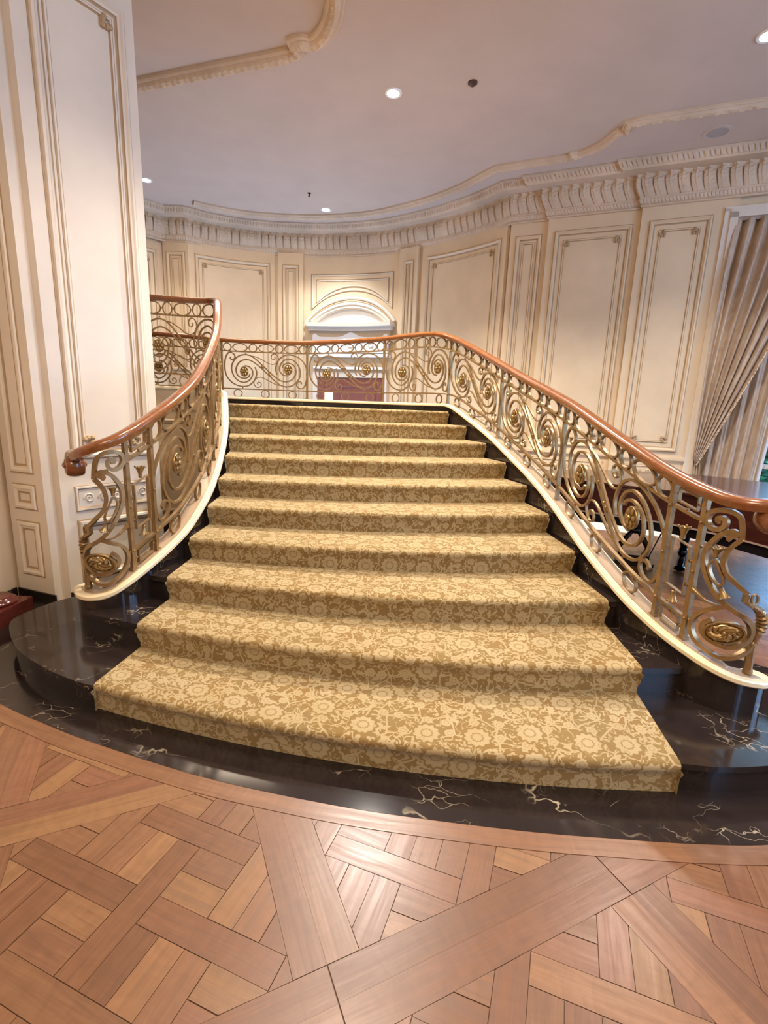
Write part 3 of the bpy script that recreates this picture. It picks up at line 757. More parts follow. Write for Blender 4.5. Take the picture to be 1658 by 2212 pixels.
def newel(bal, rail, ub):
    """scrolled newel piece; drawing runs outward from the last post, heights in metres above the cap at the right newel"""
    HT = 0.80
    m = lambda p: (ub - p[0], p[1] / HT * 0.955)
    mb = MB()
    for C_, t in ((c1, .024), (c2, .024), (c3, .022)): bar(mb, rail, [m(p) for p in C_], t, 0.030, n=5)
    bar(mb, rail, [m(p) for p in c1b], .022, 0.030, n=5); bar(mb, rail, [m(p) for p in c1c], .022, 0.030, smooth=False)
    bar(mb, rail, [m(p) for p in linkc], .011, 0.026, closed=True, n=4)
    bar(mb, rail, [m(p) for p in spearc], .009, 0.02, n=4)
    for p, r in (((0.125, 0.712), 0.014), ((0.012, 0.57), 0.010), ((0.012, 0.13), 0.010), ((0.09, 0.03), 0.012)): bead(mb, rail, *m(p), r)
    nw = mb.build('newel_scroll', BRONZE, bal)
    for q in (((0.097, 0.548), 0, 1, 0.055, 0.022), ((0.146, 0.408), -0.4, -1, 0.055, 0.022), ((0.085, 0.295), 1, 0.3, 0.085, 0.014)):
        mb = MB(); bell(mb, rail, *m(q[0]), *q[1:]); mb.build('bellflower', GOLD, nw, smooth=True)
    # acanthus bract on the outer edge
    mb = MB(); Q = cr([m(p) for p in leafc], 5); W = [rail.pt(*q) for q in Q]; n_ = len(W)
    rad = [0.012 + 0.016 * math.sin(PI * min(1, i / (n_ * 0.62))) * (1 + .35 * math.sin(i * 2.2)) if i < n_ * .62 else 0.013 + .008 * (i / n_) for i in range(n_)]
    mb.tube(W, rad, 8)
    u_, f_ = m((0.305, 0.40)); mb.tube([rail.pt(u_ + 0.018 * math.cos(q), f_ + 0.03 * math.sin(q)) for q in [i * 2 * PI / 10 for i in range(10)]], 0.007, 6, closed=True)
    mb.ball(rail.pt(*m((0.350, 0.02))), 0.024, 10, 6, (1, 1, 1.3))
    mb.build('acanthus_leaf', BRONZE, nw, smooth=True)
    # oval medallion with swirling leaves
    um, fm = m((0.195, 0.182)); c = rail.pt(um, fm); R = local_R(rail, um) @ Matrix.Rotation(math.radians(-18 if rail is RR else -14), 3, 'Z')
    if rail is LR: R = local_R(rail, um) @ Matrix.Rotation(math.radians(-14), 3, 'Z')
    mb = MB(); rx, ry = 0.100, 0.060
    for sg in (1, -1):
        F = R @ Matrix.Diagonal(Vector((1, ry / rx, sg)))
        mb.lathe([(0, 0.010), (rx * .8, 0.008), (rx * .86, 0.018), (rx * .97, 0.018), (rx, 0.008), (rx, 0.0)], c, 28, R=F)
        for q in range(7):
            a = q * 2 * PI / 7; P = []
            for i in range(9):
                t = i / 8; r = rx * (.12 + .62 * t); an = a + 1.5 * t * t + .4 * t
                P.append(c + F @ Vector((r * math.cos(an), r * math.sin(an), 0.014 + 0.008 * math.sin(PI * t))))
            mb.tube(P, [0.005 + 0.007 * math.sin(PI * (0.15 + .85 * i / 8)) for i in range(9)], 6)
            an = a + 1.9; mb.ball(c + F @ Vector((rx * .62 * math.cos(an), rx * .62 * math.sin(an), 0.02)), 0.011, 8, 5)
        mb.ball(c + F @ Vector((0, 0, 0.02)), 0.016, 8, 5)
    mb.build('medallion', GOLD, nw, smooth=True, label='oval gilt medallion of swirling leaves')
def handrail(bal, rail, u0, u1):
    """moulded wooden rail with a rolled-under end at the newel"""
    prof = [(-0.030, -0.030), (-0.036, -0.014), (-0.043, 0.000), (-0.040, 0.016), (-0.028, 0.028), (-0.010, 0.034), (0.010, 0.034), (0.028, 0.028), (0.040, 0.016), (0.043, 0.0), (0.036, -0.014), (0.030, -0.030)]
    P, F = [], []
    n = int((u1 - u0) / 0.05)
    for i in range(n + 1):
        u = u0 + (u1 - u0) * i / n; p, d = rail.at(u)
        P.append(Vector((p.x, p.y, rail.hand(u)))); F.append(rail.nrm(u))
    d0 = (P[0] - P[1]).normalized(); dh = Vector((d0.x, d0.y, 0)).normalized()
    # curl: down and under, in the vertical plane of the rail's end
    curl, r0 = [], 0.068
    c = P[0] + dh * 0.02 + Vector((0, 0, -r0))
    for i in range(1, 26):
        a = PI / 2 - i * (2 * PI * 1.35) / 25; r = r0 * (1 - 0.55 * i / 25)
        curl.append(c + dh * r * math.cos(a) + Vector((0, 0, r * math.sin(a))))
    Pt = list(reversed(curl)) + P; Ft = [F[0]] * len(curl) + F
    rows = []
    for i in range(len(Pt)):
        a, b = Pt[max(0, i - 1)], Pt[min(len(Pt) - 1, i + 1)]; T = (b - a).normalized(); N = Ft[i]; U = T.cross(N)
        if i > len(curl) and U.z < 0: U = -U
        if i <= len(curl): U = T.cross(N) * (1 if (P[1] - P[0]).cross(F[0]).z > 0 else -1)
        k_ = 0.72 if i < len(curl) - 6 else 1.0
        rows.append([Pt[i] + N * a_ * (1.25 if i < len(curl) - 3 else 1.1 if i < len(curl) else 1) + U * b_ * k_ for a_, b_ in prof])
    mb = MB(); mb.grid(rows, closed_u=True); mb.cap(rows[0]); mb.cap(rows[-1])
    # eye of the roll
    for sg in (-1, 1):
        mb.ball(c + F[0] * sg * 0.047, 0.024, 10, 6, (1, 1, 1))
    mb.build('handrail', HANDW, bal, smooth=True, label='polished mahogany handrail with rolled-under end')

PLATE = new_mat('tan_base_plate', (0.36, 0.25, 0.155), 0.25)
def base_plate(bal, rail, u1):
    rows = []; n = int(u1 / 0.06)
    for i in range(n + 1):
        u = u1 * i / n; p, d = rail.at(u); N = rail.nrm(u)
        rows.append([p + N * o + Vector((0, 0, z)) for o, z in ((-0.062, 0.0), (-0.060, 0.005), (0.034, 0.005), (0.036, 0.0))] if rail is RR else [p + N * o + Vector((0, 0, z)) for o, z in ((-0.036, 0.0), (-0.034, 0.005), (0.060, 0.005), (0.062, 0.0))])
    mb = MB(); mb.grid(rows); mb.build('base_plate', PLATE, bal, label='tan painted base plate under the railing')
# outer balustrade: right newel, right flight, round the back of the landing
pB = RR.near(1.7147, 2.539); pA = RR.near(1.653, 2.738); pC = RR.near(1.492, 4.132); pD = RR.near(1.227, 5.412); pE = RR.near(.80, 6.70)
p1_ = RR.near(-.08, 7.28); p2_ = RR.near(-1.225, 7.488); p3_ = RR.near(-2.50, 7.515); p4_ = RR.near(-3.75, 7.45)
balR = thing('balustrade', 'long gilt scrollwork balustrade up the right flight and around the back of the landing', 'railing', (1.7, 2.5, 0.4))
handrail(balR, RR, 0.115, RR.S[-1] - 0.05)
base_plate(balR, RR, p4_); newel(balR, RR, pB); key_panel(balR, RR, pB, pA)
for u in (pB, pA, pC, pD, pE, p1_, p2_, p3_, p4_): post(balR, RR, u)
for a, b in ((pA, pC), (pC, pD), (pD, pE), (pE, p1_), (p1_, p2_), (p2_, p3_), (p3_, p4_)): panel(balR, RR, a, b)
long_rail(balR, RR, 'upper_rail', 0.852, [(pB, p4_)]); long_rail(balR, RR, 'lower_rail', 0.155, [(pB, p4_)])
# inner balustrade: left newel, left flight, corner, upper gallery
qB = LR.near(-1.66, 3.096); qA = LR.near(-1.597, 3.30); qC = LR.near(-1.64, 4.62); qD = LR.near(-2.02, 5.92); qE = LR.near(-2.33, 6.33); qF = LR.near(-3.08, 6.07)
balL = thing('balustrade', 'gilt scrollwork balustrade up the left flight beside the cream pier, turning along the gallery', 'railing', (-1.7, 3.1, 0.45))
handrail(balL, LR, -0.0, LR.S[-1] - 0.05)
base_plate(balL, LR, qF); newel(balL, LR, qB); key_panel(balL, LR, qB, qA)
for u in (qB, qA, qC, qD, qF): post(balL, LR, u)
for a, b in ((qA, qC), (qC, qD), (qD + 0.14, qF)): panel(balL, LR, a, b)
long_rail(balL, LR, 'upper_rail', 0.852, [(qB, qF)]); long_rail(balL, LR, 'lower_rail', 0.155, [(qB, qF)])

# ------------------------------------------------------------------ walls
class Surf:
    """vertical wall surface over a plan polyline; h is measured into the room"""
    def __init__(s, pts, side):
        s.P = [Vector(p) for p in pts]; s.side = side; s.S = [0.0]
        for a, b in zip(s.P[:-1], s.P[1:]): s.S.append(s.S[-1] + (b - a).length)
        s.N = []
        for i in range(len(s.P)):
            a = s.P[max(0, i - 1)]; b = s.P[min(len(s.P) - 1, i + 1)]; t = (b - a).normalized(); s.N.append(Vector((-t.y, t.x)) * side)
        s.L = s.S[-1]
    def at(s, x, z, h=0.0):
        i = 0
        while i < len(s.S) - 2 and s.S[i + 1] < x: i += 1
        t = (x - s.S[i]) / (s.S[i + 1] - s.S[i]); p = s.P[i] + (s.P[i + 1] - s.P[i]) * t; n = (s.N[i] * (1 - t) + s.N[i + 1] * t).normalized()
        return Vector((p.x + n.x * h, p.y + n.y * h, z))
    def near(s, x, y):
        best = (9e9, 0)
        for i in range(len(s.P) - 1):
            a, b = s.P[i], s.P[i + 1]; d = b - a; t = min(1, max(0, (Vector((x, y)) - a).dot(d) / d.length_squared)); e = (a + d * t - Vector((x, y))).length
            if e < best[0]: best = (e, s.S[i] + t * d.length)
        return best[1]
def span(a, b, step=0.12):
    n = max(1, int(abs(b - a) / step)); return [a + (b - a) * i / n for i in range(n + 1)]
def slab(mb, sf, s0, s1, z0, z1, h0=-0.15, h1=0.0, mi=0):
    X = span(s0, s1); rows = []
    for x in X: rows.append([sf.at(x, z0, h0), sf.at(x, z0, h1), sf.at(x, z1, h1), sf.at(x, z1, h0)])
    mb.grid(rows, mi, closed_u=True); mb.cap(rows[0], mi); mb.cap(rows[-1], mi)
def frame(mb, sf, s0, s1, z0, z1, prof, mis, topz=None):
    """moulding run round a rectangle: prof = [(inset, height)]; mis = material per strip"""
    loops = []
    for ins, h in prof:
        a, b, c, d = s0 + ins, s1 - ins, z0 + ins, z1 - ins; L = []
        L += [(x, c) for x in span(a, b)] + [(b, z) for z in span(c, d, 0.5)[1:]] + [(x, d) for x in span(b, a)[1:]] + [(a, z) for z in span(d, c, 0.5)[1:-1]]
        loops.append([sf.at(x, z, h) for x, z in L])
    n = min(len(q) for q in loops)
    rows = [[loops[j][i] for j in range(len(prof))] for i in range(n)]
    mb.grid(rows, closed_v=True, miv=mis)
def spanfix(a, b, n): return [a + (b - a) * i / n for i in range(n + 1)]
def frame2(mb, sf, s0, s1, z0, z1, prof, mis, off=0.0):
    nx = max(2, int((s1 - s0) / 0.15)); loops = []
    for ins, h in prof:
        a, b, c, d = s0 + ins, s1 - ins, z0 + ins, z1 - ins
        L = [(x, c) for x in spanfix(a, b, nx)][:-1] + [(b, z) for z in spanfix(c, d, 2)][:-1] + [(x, d) for x in spanfix(b, a, nx)][:-1] + [(a, z) for z in spanfix(d, c, 2)][:-1]
        loops.append([sf.at(x, z, h + off) for x, z in L])
    rows = [[loops[j][i] for j in range(len(prof))] for i in range(len(loops[0]))]
    mb.grid(rows, closed_v=True, miv=mis)
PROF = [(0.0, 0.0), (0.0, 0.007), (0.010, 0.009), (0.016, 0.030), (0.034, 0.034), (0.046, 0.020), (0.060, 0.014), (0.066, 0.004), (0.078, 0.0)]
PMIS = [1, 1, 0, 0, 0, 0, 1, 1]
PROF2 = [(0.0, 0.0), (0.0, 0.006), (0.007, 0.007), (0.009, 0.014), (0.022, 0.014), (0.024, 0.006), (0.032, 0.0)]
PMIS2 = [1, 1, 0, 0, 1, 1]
def leaf_corner(mb, sf, s, z, sx, sz, off):
    for q in range(5):
        a = q / 4 * PI / 2; r = 0.045 + 0.035 * (q == 2) + 0.014 * (q % 2)
        p = sf.at(s + sx * (0.02 + r * math.cos(a)), z + sz * (0.02 + r * math.sin(a)), off + 0.010)
        mb.ball(p, 0.024, 6, 4, (1, 1, 1), mi=1)
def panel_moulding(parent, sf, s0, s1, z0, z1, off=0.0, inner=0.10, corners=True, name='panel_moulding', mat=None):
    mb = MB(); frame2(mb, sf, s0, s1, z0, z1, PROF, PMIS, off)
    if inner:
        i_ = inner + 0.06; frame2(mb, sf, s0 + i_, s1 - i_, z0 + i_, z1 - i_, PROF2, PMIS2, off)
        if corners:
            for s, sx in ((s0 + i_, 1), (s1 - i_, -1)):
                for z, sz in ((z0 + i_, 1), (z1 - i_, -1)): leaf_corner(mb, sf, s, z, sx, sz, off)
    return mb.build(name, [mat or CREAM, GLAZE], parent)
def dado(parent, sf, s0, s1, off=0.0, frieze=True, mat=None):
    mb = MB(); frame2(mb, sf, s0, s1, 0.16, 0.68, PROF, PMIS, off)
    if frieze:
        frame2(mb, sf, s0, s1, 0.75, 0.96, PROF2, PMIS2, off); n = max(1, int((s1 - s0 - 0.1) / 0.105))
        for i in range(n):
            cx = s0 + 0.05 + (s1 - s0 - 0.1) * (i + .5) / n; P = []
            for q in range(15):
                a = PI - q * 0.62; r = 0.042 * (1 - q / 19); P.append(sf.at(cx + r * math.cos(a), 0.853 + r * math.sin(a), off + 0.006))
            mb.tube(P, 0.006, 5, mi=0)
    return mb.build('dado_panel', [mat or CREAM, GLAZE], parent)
def chair_rail(mb, sf, s0, s1, off=0.0):
    for z0, z1, h in ((1.03, 1.05, 0.02), (1.05, 1.085, 0.038), (1.085, 1.10, 0.024)): slab(mb, sf, s0, s1, z0, z1, off - 0.02, off + h)

# right wall (facing the stair), stepping forward in two breaks
C0 = Vector((1.85, 8.47)); dR = Vector((0.927, -0.375)).normalized(); SR = Surf([C0, C0 + dR * 6.2], -1)
WO0, WO1, WZ1 = 3.02, 5.30, 4.33          # window opening along the wall
mb = MB()
slab(mb, SR, 0, WO0, 0, CEIL); slab(mb, SR, WO0, WO1, WZ1, CEIL); slab(mb, SR, WO0, WO1, 0, 0.12); slab(mb, SR, WO1, 6.2, 0, CEIL)
slab(mb, SR, 0.574, 1.85, 0, 4.62, -0.02, 0.07); slab(mb, SR, 1.85, WO0 - 0.01, 0, 4.62, -0.02, 0.14)
slab(mb, SR, WO0 - 0.01, WO1 + 0.01, WZ1, 4.62, -0.02, 0.10); slab(mb, SR, WO1, 6.2, 0, 4.62, -0.02, 0.14)
chair_rail(mb, SR, 0, 0.574); chair_rail(mb, SR, 0.574, 1.85, 0.07); chair_rail(mb, SR, 1.85, 2.86, 0.14)
wallR = struct(mb.build('wall_right', CREAM), 'cream panelled wall to the right of the staircase, beside the curtained window', 'wall')
for s0, s1, off, inn in ((0.09, 0.49, 0.0, 0.045), (0.68, 1.76, 0.07, 0.075), (1.96, 2.74, 0.14, 0.075)):
    panel_moulding(wallR, SR, s0, s1, 1.17, 4.40, off, inn, inn > 0.05); dado(wallR, SR, s0, s1, off, inn > 0.05)
mb = MB(); slab(mb, SR, 0, 0.574, 0.0, 0.14, 0.0, 0.03); slab(mb, SR, 0.574, 1.85, 0, 0.14, 0.06, 0.10); slab(mb, SR, 1.85, WO0, 0, 0.14, 0.13, 0.17)
struct(mb.build('baseboard_right', CREAM2), 'pale cream baseboard along the right wall', 'baseboard')
mb = MB()
for s0, s1, z0, z1, h in ((2.86, 2.93, 0.12, 4.45, 0.165), (2.93, 3.02, 0.12, 4.40, 0.185), (2.86, WO1 + 0.16, 4.42, 4.47, 0.165), (2.93, WO1 + 0.09, WZ1, 4.42, 0.185), (WO1, WO1 + 0.09, 0.12, 4.40, 0.185)):
    slab(mb, SR, s0, s1, z0, z1, 0.10, h)
struct(mb.build('trim_3', CREAM2), 'pale moulded architrave around the curtained window', 'window trim')

# window with mullions and panes, curtain in front of it, garden outside
mb = MB()
for a, b in ((WO0, WO0 + 0.06), (WO1 - 0.06, WO1), (4.13, 4.19)): slab(mb, SR, a, b, 0.12, WZ1, -0.13, -0.06)
for z in (0.12, 1.0, 2.05, 3.1, WZ1 - 0.08): slab(mb, SR, WO0, WO1, z, z + 0.06, -0.125, -0.065)
win = struct(mb.build('window_1', CREAM2), 'tall white mullioned window behind the damask curtain', 'window')
mb = MB(); slab(mb, SR, WO0 + 0.02, WO1 - 0.02, 0.14, WZ1 - 0.02, -0.10, -0.096); mb.build('pane', GLASS, win)
def drape(fn, ni, nj):
    return [[fn(i / (ni - 1), j / (nj - 1)) for j in range(nj)] for i in range(ni)]
cur = thing('curtain', 'brown damask window curtain tied back at the left over a straight under-curtain', 'curtain', (*SR.at(3.3, 0, 0.1)[:2], 0.0))
def outer(a, b):
    # a across, b down from the top to the tie-back
    st = 2.99 + a * 1.06; e = 2.96 + a * 0.05
    q = b ** 1.25; s = st * (1 - q) + e * q - 0.05 * math.sin(PI * b) * (1 - a)
    z = 4.31 - b * (3.20 - 0.25 * (1 - a) * 0 + 0.0) - 0.10 * a * b
    amp = 0.060 * (1 - .5 * b) + 0.01
    fold = math.sin(a * 2 * PI * 7 + 1.0 * math.sin(3 * b)) + .35 * math.sin(a * 2 * PI * 13 + 2)
    return SR.at(s, z, 0.14 + 0.06 * b + amp * fold * .8 + 0.05 * math.sin(PI * b))
mb = MB(); mb.grid(drape(outer, 150, 30)); dr = mb.build('tied_drape', DRAPE, cur, smooth=True)
md = dr.modifiers.new('thickness', 'SOLIDIFY'); md.thickness = 0.004
mb = MB(); mb.tube([outer(1.0, j / 40) + Vector((0, -0.006, 0)) for j in range(41)], 0.014, 6); mb.build('gimp_edging', TRIMB, dr)
def tail(a, b):
    s = 2.96 + a * 0.16 * (0.7 + .6 * b); z = 1.12 - b * 1.08
    return SR.at(s, z, 0.20 + 0.03 * math.sin(a * 2 * PI * 4))
mb = MB(); mb.grid(drape(tail, 40, 10)); mb.build('drape_tail', DRAPE, cur, smooth=True)
def under(a, b):
    s = 2.99 + a * (0.98 - 0.20 * b); z = 4.30 - b * 4.26
    fold = math.sin(a * 2 * PI * 6 + .3 * math.sin(5 * b)) + .35 * math.sin(a * 2 * PI * 15 + 1)
    return SR.at(s, z, 0.055 + 0.038 * fold)
mb = MB(); mb.grid(drape(under, 130, 16)); ud = mb.build('under_curtain', DRAPE, cur, smooth=True)
md = ud.modifiers.new('thickness', 'SOLIDIFY'); md.thickness = 0.004
mb = MB()
def sheer(a, b): return SR.at(3.93 + a * 0.09 - 0.19 * b, 4.30 - b * 4.26, 0.02 + 0.008 * math.sin(a * 12))
mb.grid(drape(sheer, 10, 10)); mb.build('white_lining', WHITEM, ud, smooth=True, label='white lining showing at the curtain edge')
mb = MB(); slab(mb, SR, 3.02, WO1, 4.29, 4.335, 0.02, 0.16); mb.build('valance_rail', paint('mauve_wood', (0.36, 0.27, 0.22), 0.5), cur)

# curved stairwell wall, with the left return
CURVE = [(-3.92, 9.99), (-3.62, 10.17), (-3.19, 10.37), (-2.75, 10.49), (-2.31, 10.55), (-1.8, 10.56), (-1.4, 10.54), (-1.0, 10.48), (-.6, 10.38), (-.17, 10.23), (.2, 10.03), (.53, 9.81), (.88, 9.55), (1.2, 9.26), (1.53, 8.90), (1.84, 8.52)]
SB = Surf([(-4.37, 10.0)] + [tuple(p) for p in cr(CURVE, 4)], -1)
SL = Surf([(-6.2, 7.86), (-4.37, 10.0)], -1)
mb = MB(); slab(mb, SB, 0, SB.L, 0, CEIL); 
sb_ = [SB.near(*p) for p in ((-3.90, 10.0), (-2.31, 10.55), (-1.80, 10.55), (.16, 10.06), (.50, 9.83), (1.84, 8.52))]
slab(mb, SB, 0.0, sb_[0], 0, 4.62, -0.02, 0.05)
slab(mb, SB, sb_[1], sb_[2], 0, 4.62, -0.02, 0.07); slab(mb, SB, sb_[3], sb_[4], 0, 4.62, -0.02, 0.07)
slab(mb, SB, sb_[0], sb_[1] - 0.07, 0, 4.62, -0.02, 0.03); slab(mb, SB, sb_[4] + 0.07, sb_[5] - 0.02, 0, 4.62, -0.02, 0.03)
wallB = struct(mb.build('wall_back', CREAM), 'cream curved panelled wall at the back of the stairwell', 'wall')
panel_moulding(wallB, SB, 0.06, sb_[0] - 0.05, 2.25, 4.42, 0.05, 0.04, False)
panel_moulding(wallB, SB, sb_[0] + 0.10, sb_[1] - 0.16, 1.45, 4.42, 0.03, 0.07)
panel_moulding(wallB, SB, sb_[4] + 0.16, sb_[5] - 0.12, 1.45, 4.42, 0.03, 0.07)
for a, b in ((sb_[1], sb_[2]), (sb_[3], sb_[4])): panel_moulding(wallB, SB, a + 0.09, b - 0.09, 1.45, 4.40, 0.07, 0.03, False)
mb = MB(); slab(mb, SL, 0, SL.L, 0, CEIL); wallL2 = struct(mb.build('wall_left_rear', CREAM), 'cream wall at the far left behind the gallery railing', 'wall')
panel_moulding(wallL2, SL, SL.L - 1.15, SL.L - 0.14, 2.25, 4.42, 0.0, 0.08)

# overdoor with segmental arch, and the red door under it, at the middle of the curved wall
sm0, sm1 = sb_[2] + 0.06, sb_[3] - 0.06; smc = (sm0 + sm1) / 2; hw = (sm1 - sm0) / 2
ARW, ARZ0, ARH = hw * 0.94, 3.33, 0.41
def archpts(w_, h_, n=28):
    R = (w_ * w_ + h_ * h_) / (2 * h_); a0 = math.asin(min(1, w_ / R)); return [(R * math.sin(-a0 + 2 * a0 * i / n), R * math.cos(-a0 + 2 * a0 * i / n) - (R - h_)) for i in range(n + 1)]
mb = MB()
# upper panel above the arch: lines follow the arch
def arch_panel(inset, h, wd):
    a, b, top = sm0 + inset, sm1 - inset, 4.36 - inset
    A = [(smc + x, ARZ0 + 0.13 + z + inset * 1.2) for x, z in archpts(b - smc, ARH * (b - smc) / hw)]
    return [(a, A[0][1])] + [(a, top)] + [(x, top) for x in spanfix(a, b, 16)[1:-1]] + [(b, top)] + A[::-1][:-1]
for inset, h in ((0.10, 0.018), (0.20, 0.012)):
    L = arch_panel(inset, h, 0)
    mb.tube([SB.at(s, z, 0.006) for s, z in L], 0.010, 5, mi=1, closed=True)
    L2 = arch_panel(inset + 0.022, h, 0); mb.tube([SB.at(s, z, 0.006) for s, z in L2], 0.014, 5, mi=0, closed=True)
mb.build('panel_moulding', [CREAM2, GLAZE], wallB)
mb = MB()
for w_, h_, dz, r, mi in ((ARW + 0.05, ARH + 0.05, 0.0, 0.035, 0), (ARW, ARH, -0.01, 0.028, 1), (ARW - 0.06, ARH - 0.06, -0.0, 0.045, 0), (ARW - 0.14, ARH - 0.12, 0.0, 0.03, 0)):
    mb.tube([SB.at(smc + x, ARZ0 + z + dz, 0.07) for x, z in archpts(w_, h_)], r, 8, mi=mi)
rows = [[SB.at(smc + x, ARZ0 + z * t, 0.02) for t in (0.0, 0.5, 1.0)] for x, z in archpts(ARW - 0.16, ARH - 0.13)]
mb.grid(rows, 2)
slab(mb, SB, sm0 + 0.02, sm1 - 0.02, ARZ0 - 0.09, ARZ0 - 0.02, 0.0, 0.22); slab(mb, SB, sm0 + 0.06, sm1 - 0.06, ARZ0 - 0.16, ARZ0 - 0.09, 0.0, 0.14)
slab(mb, SB, sm0 + 0.10, sm1 - 0.10, 2.92, ARZ0 - 0.16, 0.0, 0.07, 3)  # tan band paints the shadow below the shelf
over = struct(mb.build('trim_4', [CREAM2, GLAZE, WHITEM, TAN]), 'arched plaster pediment over the red door in the curved wall', 'pediment')
mb = MB()   # white carved lambrequin hanging under the cornice
X = spanfix(sm0 + 0.14, sm1 - 0.14, 60); rows = []
for x in X:
    t = (x - smc) / hw; topz = 3.05 + 0.09 * math.exp(-(t / .16) ** 2) + 0.06 * math.exp(-((abs(t) - .8) / .06) ** 2)
    rows.append([SB.at(x, 2.74, 0.02), SB.at(x, 2.74, 0.09), SB.at(x, topz, 0.09), SB.at(x, topz, 0.02)])
mb.grid(rows, closed_u=True); mb.cap(rows[0]); mb.cap(rows[-1])
for sg in (-1, 1):
    for cx in (0.0, 0.45):
        P = [SB.at(smc + sg * (cx * hw + 0.02 + .10 * (1 - q / 16) * math.cos(q * .6)), 2.90 + .07 * (1 - q / 16) * math.sin(q * .6), 0.10) for q in range(14)]
        mb.tube(P, 0.010, 5)
slab(mb, SB, sm0 + 0.10, sm1 - 0.10, 2.66, 2.72, 0, 0.14); slab(mb, SB, sm0 + 0.16, sm1 - 0.16, 2.42, 2.47, 0, 0.09)
mb.build('carved_lambrequin', WHITEM, over, label='white carved plaster panel under the arched pediment')
mb = MB(); d0, d1 = smc - 0.72, smc + 0.72
slab(mb, SB, d0 - 0.10, d0, 0, 2.36, 0, 0.06); slab(mb, SB, d1, d1 + 0.10, 0, 2.36, 0, 0.06); slab(mb, SB, d0 - 0.10, d1 + 0.10, 2.26, 2.36, 0, 0.06)
dd = struct(mb.build('door_2', CREAM2), 'doorway with red doors below the arched pediment', 'door')
for a, b in ((d0 + 0.02, d0 + 0.15), (smc - 0.38, d1 - 0.02)):
    mb = MB(); slab(mb, SB, a, b, 0.02, 2.25, 0.005, 0.04)
    if b - a > 0.3:
        for z0, z1 in ((0.2, 1.2), (1.35, 2.1)): frame2(mb, SB, a + 0.12, b - 0.12, z0, z1, PROF2, [0] * 6, 0.04)
    mb.build('door_leaf', REDW, dd)
mb = MB(); slab(mb, SB, d0 + 0.15, smc - 0.38, 0.02, 1.97, 0.001, 0.008); mb.build('lit_opening', GLOW, dd, label='bright gap of the lit room beyond')
mb = MB(); slab(mb, SB, d0 + 0.15, smc - 0.38, 1.97, 2.25, 0.005, 0.03); mb.build('door_transom', REDW, dd)

# gallery front under the upper railing
SG = Surf([(-2.17, 6.14), (-2.27, 6.16), (-2.6, 6.12), (-3.2, 5.975), (-4.0, 5.775), (-6.15, 5.24)], 1)
mb = MB(); slab(mb, SG, 0, SG.L, 0, 1.79, -0.10, 0.0); slab(mb, SG, 0, SG.L, 1.55, 1.60, -0.02, 0.03)
wg = struct(mb.build('wall_gallery', TAN), 'tan wall below the gallery railing, seen through the left flight', 'wall')
for a, b in ((0.12, 0.75), (0.90, 1.9)):
    mb = MB(); frame2(mb, SG, a, b, 0.25, 1.45, PROF, PMIS, 0.0); mb.build('panel_moulding', [TAN, GLAZE], wg)
mb = MB(); slab(mb, SG, 0, SG.L, 0, 0.14, 0.0, 0.025); struct(mb.build('baseboard_gallery', MARB), 'black marble baseboard under the gallery', 'baseboard')

mb = MB(); mb.box((-6.22, 6.1, CEIL / 2), (0.12, 3.6, CEIL)); mb.box((-4.95, 4.78, CEIL / 2), (2.6, 0.12, CEIL))
struct(mb.build('wall_landing', CREAM), 'cream end wall of the landing behind the left pier', 'wall')

# left pier beside the stair, its front return, and the door wall
PF = Surf([(-2.54, 3.72), (-2.08, 4.43)], -1); PQ = Surf([(-3.02, 3.80), (-2.63, 3.66)], -1); PD = Surf([(-3.05, -4.0), (-3.05, 3.95)], -1)
mb = MB(); mb.prism([(-3.02, 3.80), (-2.63, 3.66), (-2.61, 3.75), (-2.54, 3.72), (-2.08, 4.43), (-2.42, 5.0), (-3.7, 5.0)], 0, CEIL)
pier = struct(mb.build('wall_left', CREAM2), 'pale cream panelled pier to the left of the stair', 'wall')
panel_moulding(pier, PF, 0.10, 0.77, 1.17, 4.52, 0.0, 0.035, True, mat=CREAM2); dado(pier, PF, 0.10, 0.77, 0.0, mat=CREAM2)
mb = MB()
PQP = [(a, h * .5) for a, h in PROF]
for z0, z1 in ((1.06, 4.5), (0.77, 0.98), (0.22, 0.68)): frame2(mb, PQ, 0.07, 0.33, z0, z1, PQP, PMIS, 0.0)
mb.build('panel_moulding', [CREAM2, GLAZE], pier)
mb = MB(); slab(mb, PF, -0.004, 0.85, 0, 0.09, 0.0, 0.014); slab(mb, PQ, -0.0, 0.43, 0, 0.09, 0.0, 0.014)
slab(mb, PD, 0, 7.79, 0, 0.09, 0.0, 0.014)
struct(mb.build('baseboard_left', MARB), 'black marble baseboard at the foot of the left pier', 'baseboard')
mb = MB(); slab(mb, PD, 0, 7.95, 0, CEIL, -0.15, 0.0)
wl = struct(mb.build('wall_left_front', CREAM), 'cream wall with a flush panelled door at the left edge', 'wall')
mb = MB(); slab(mb, PD, 6.55, 7.60, 0.09, 3.2, 0.0, 0.03)
frame2(mb, PD, 6.70, 7.48, 1.1, 3.05, PROF, PMIS, 0.03); frame2(mb, PD, 6.70, 7.48, 0.2, 0.95, PROF, PMIS, 0.03)
dr1 = struct(mb.build('door_1', [CREAM, GLAZE]), 'cream panelled door at the left edge beside the pier', 'door')
mb = MB(); mb.box(PD.at(7.57, 1.57, 0.045), (0.03, 0.035, 0.09)); mb.box(PD.at(7.57, 1.57, 0.065), (0.03, 0.02, 0.07)); mb.build('door_latch', BRASS, dr1)

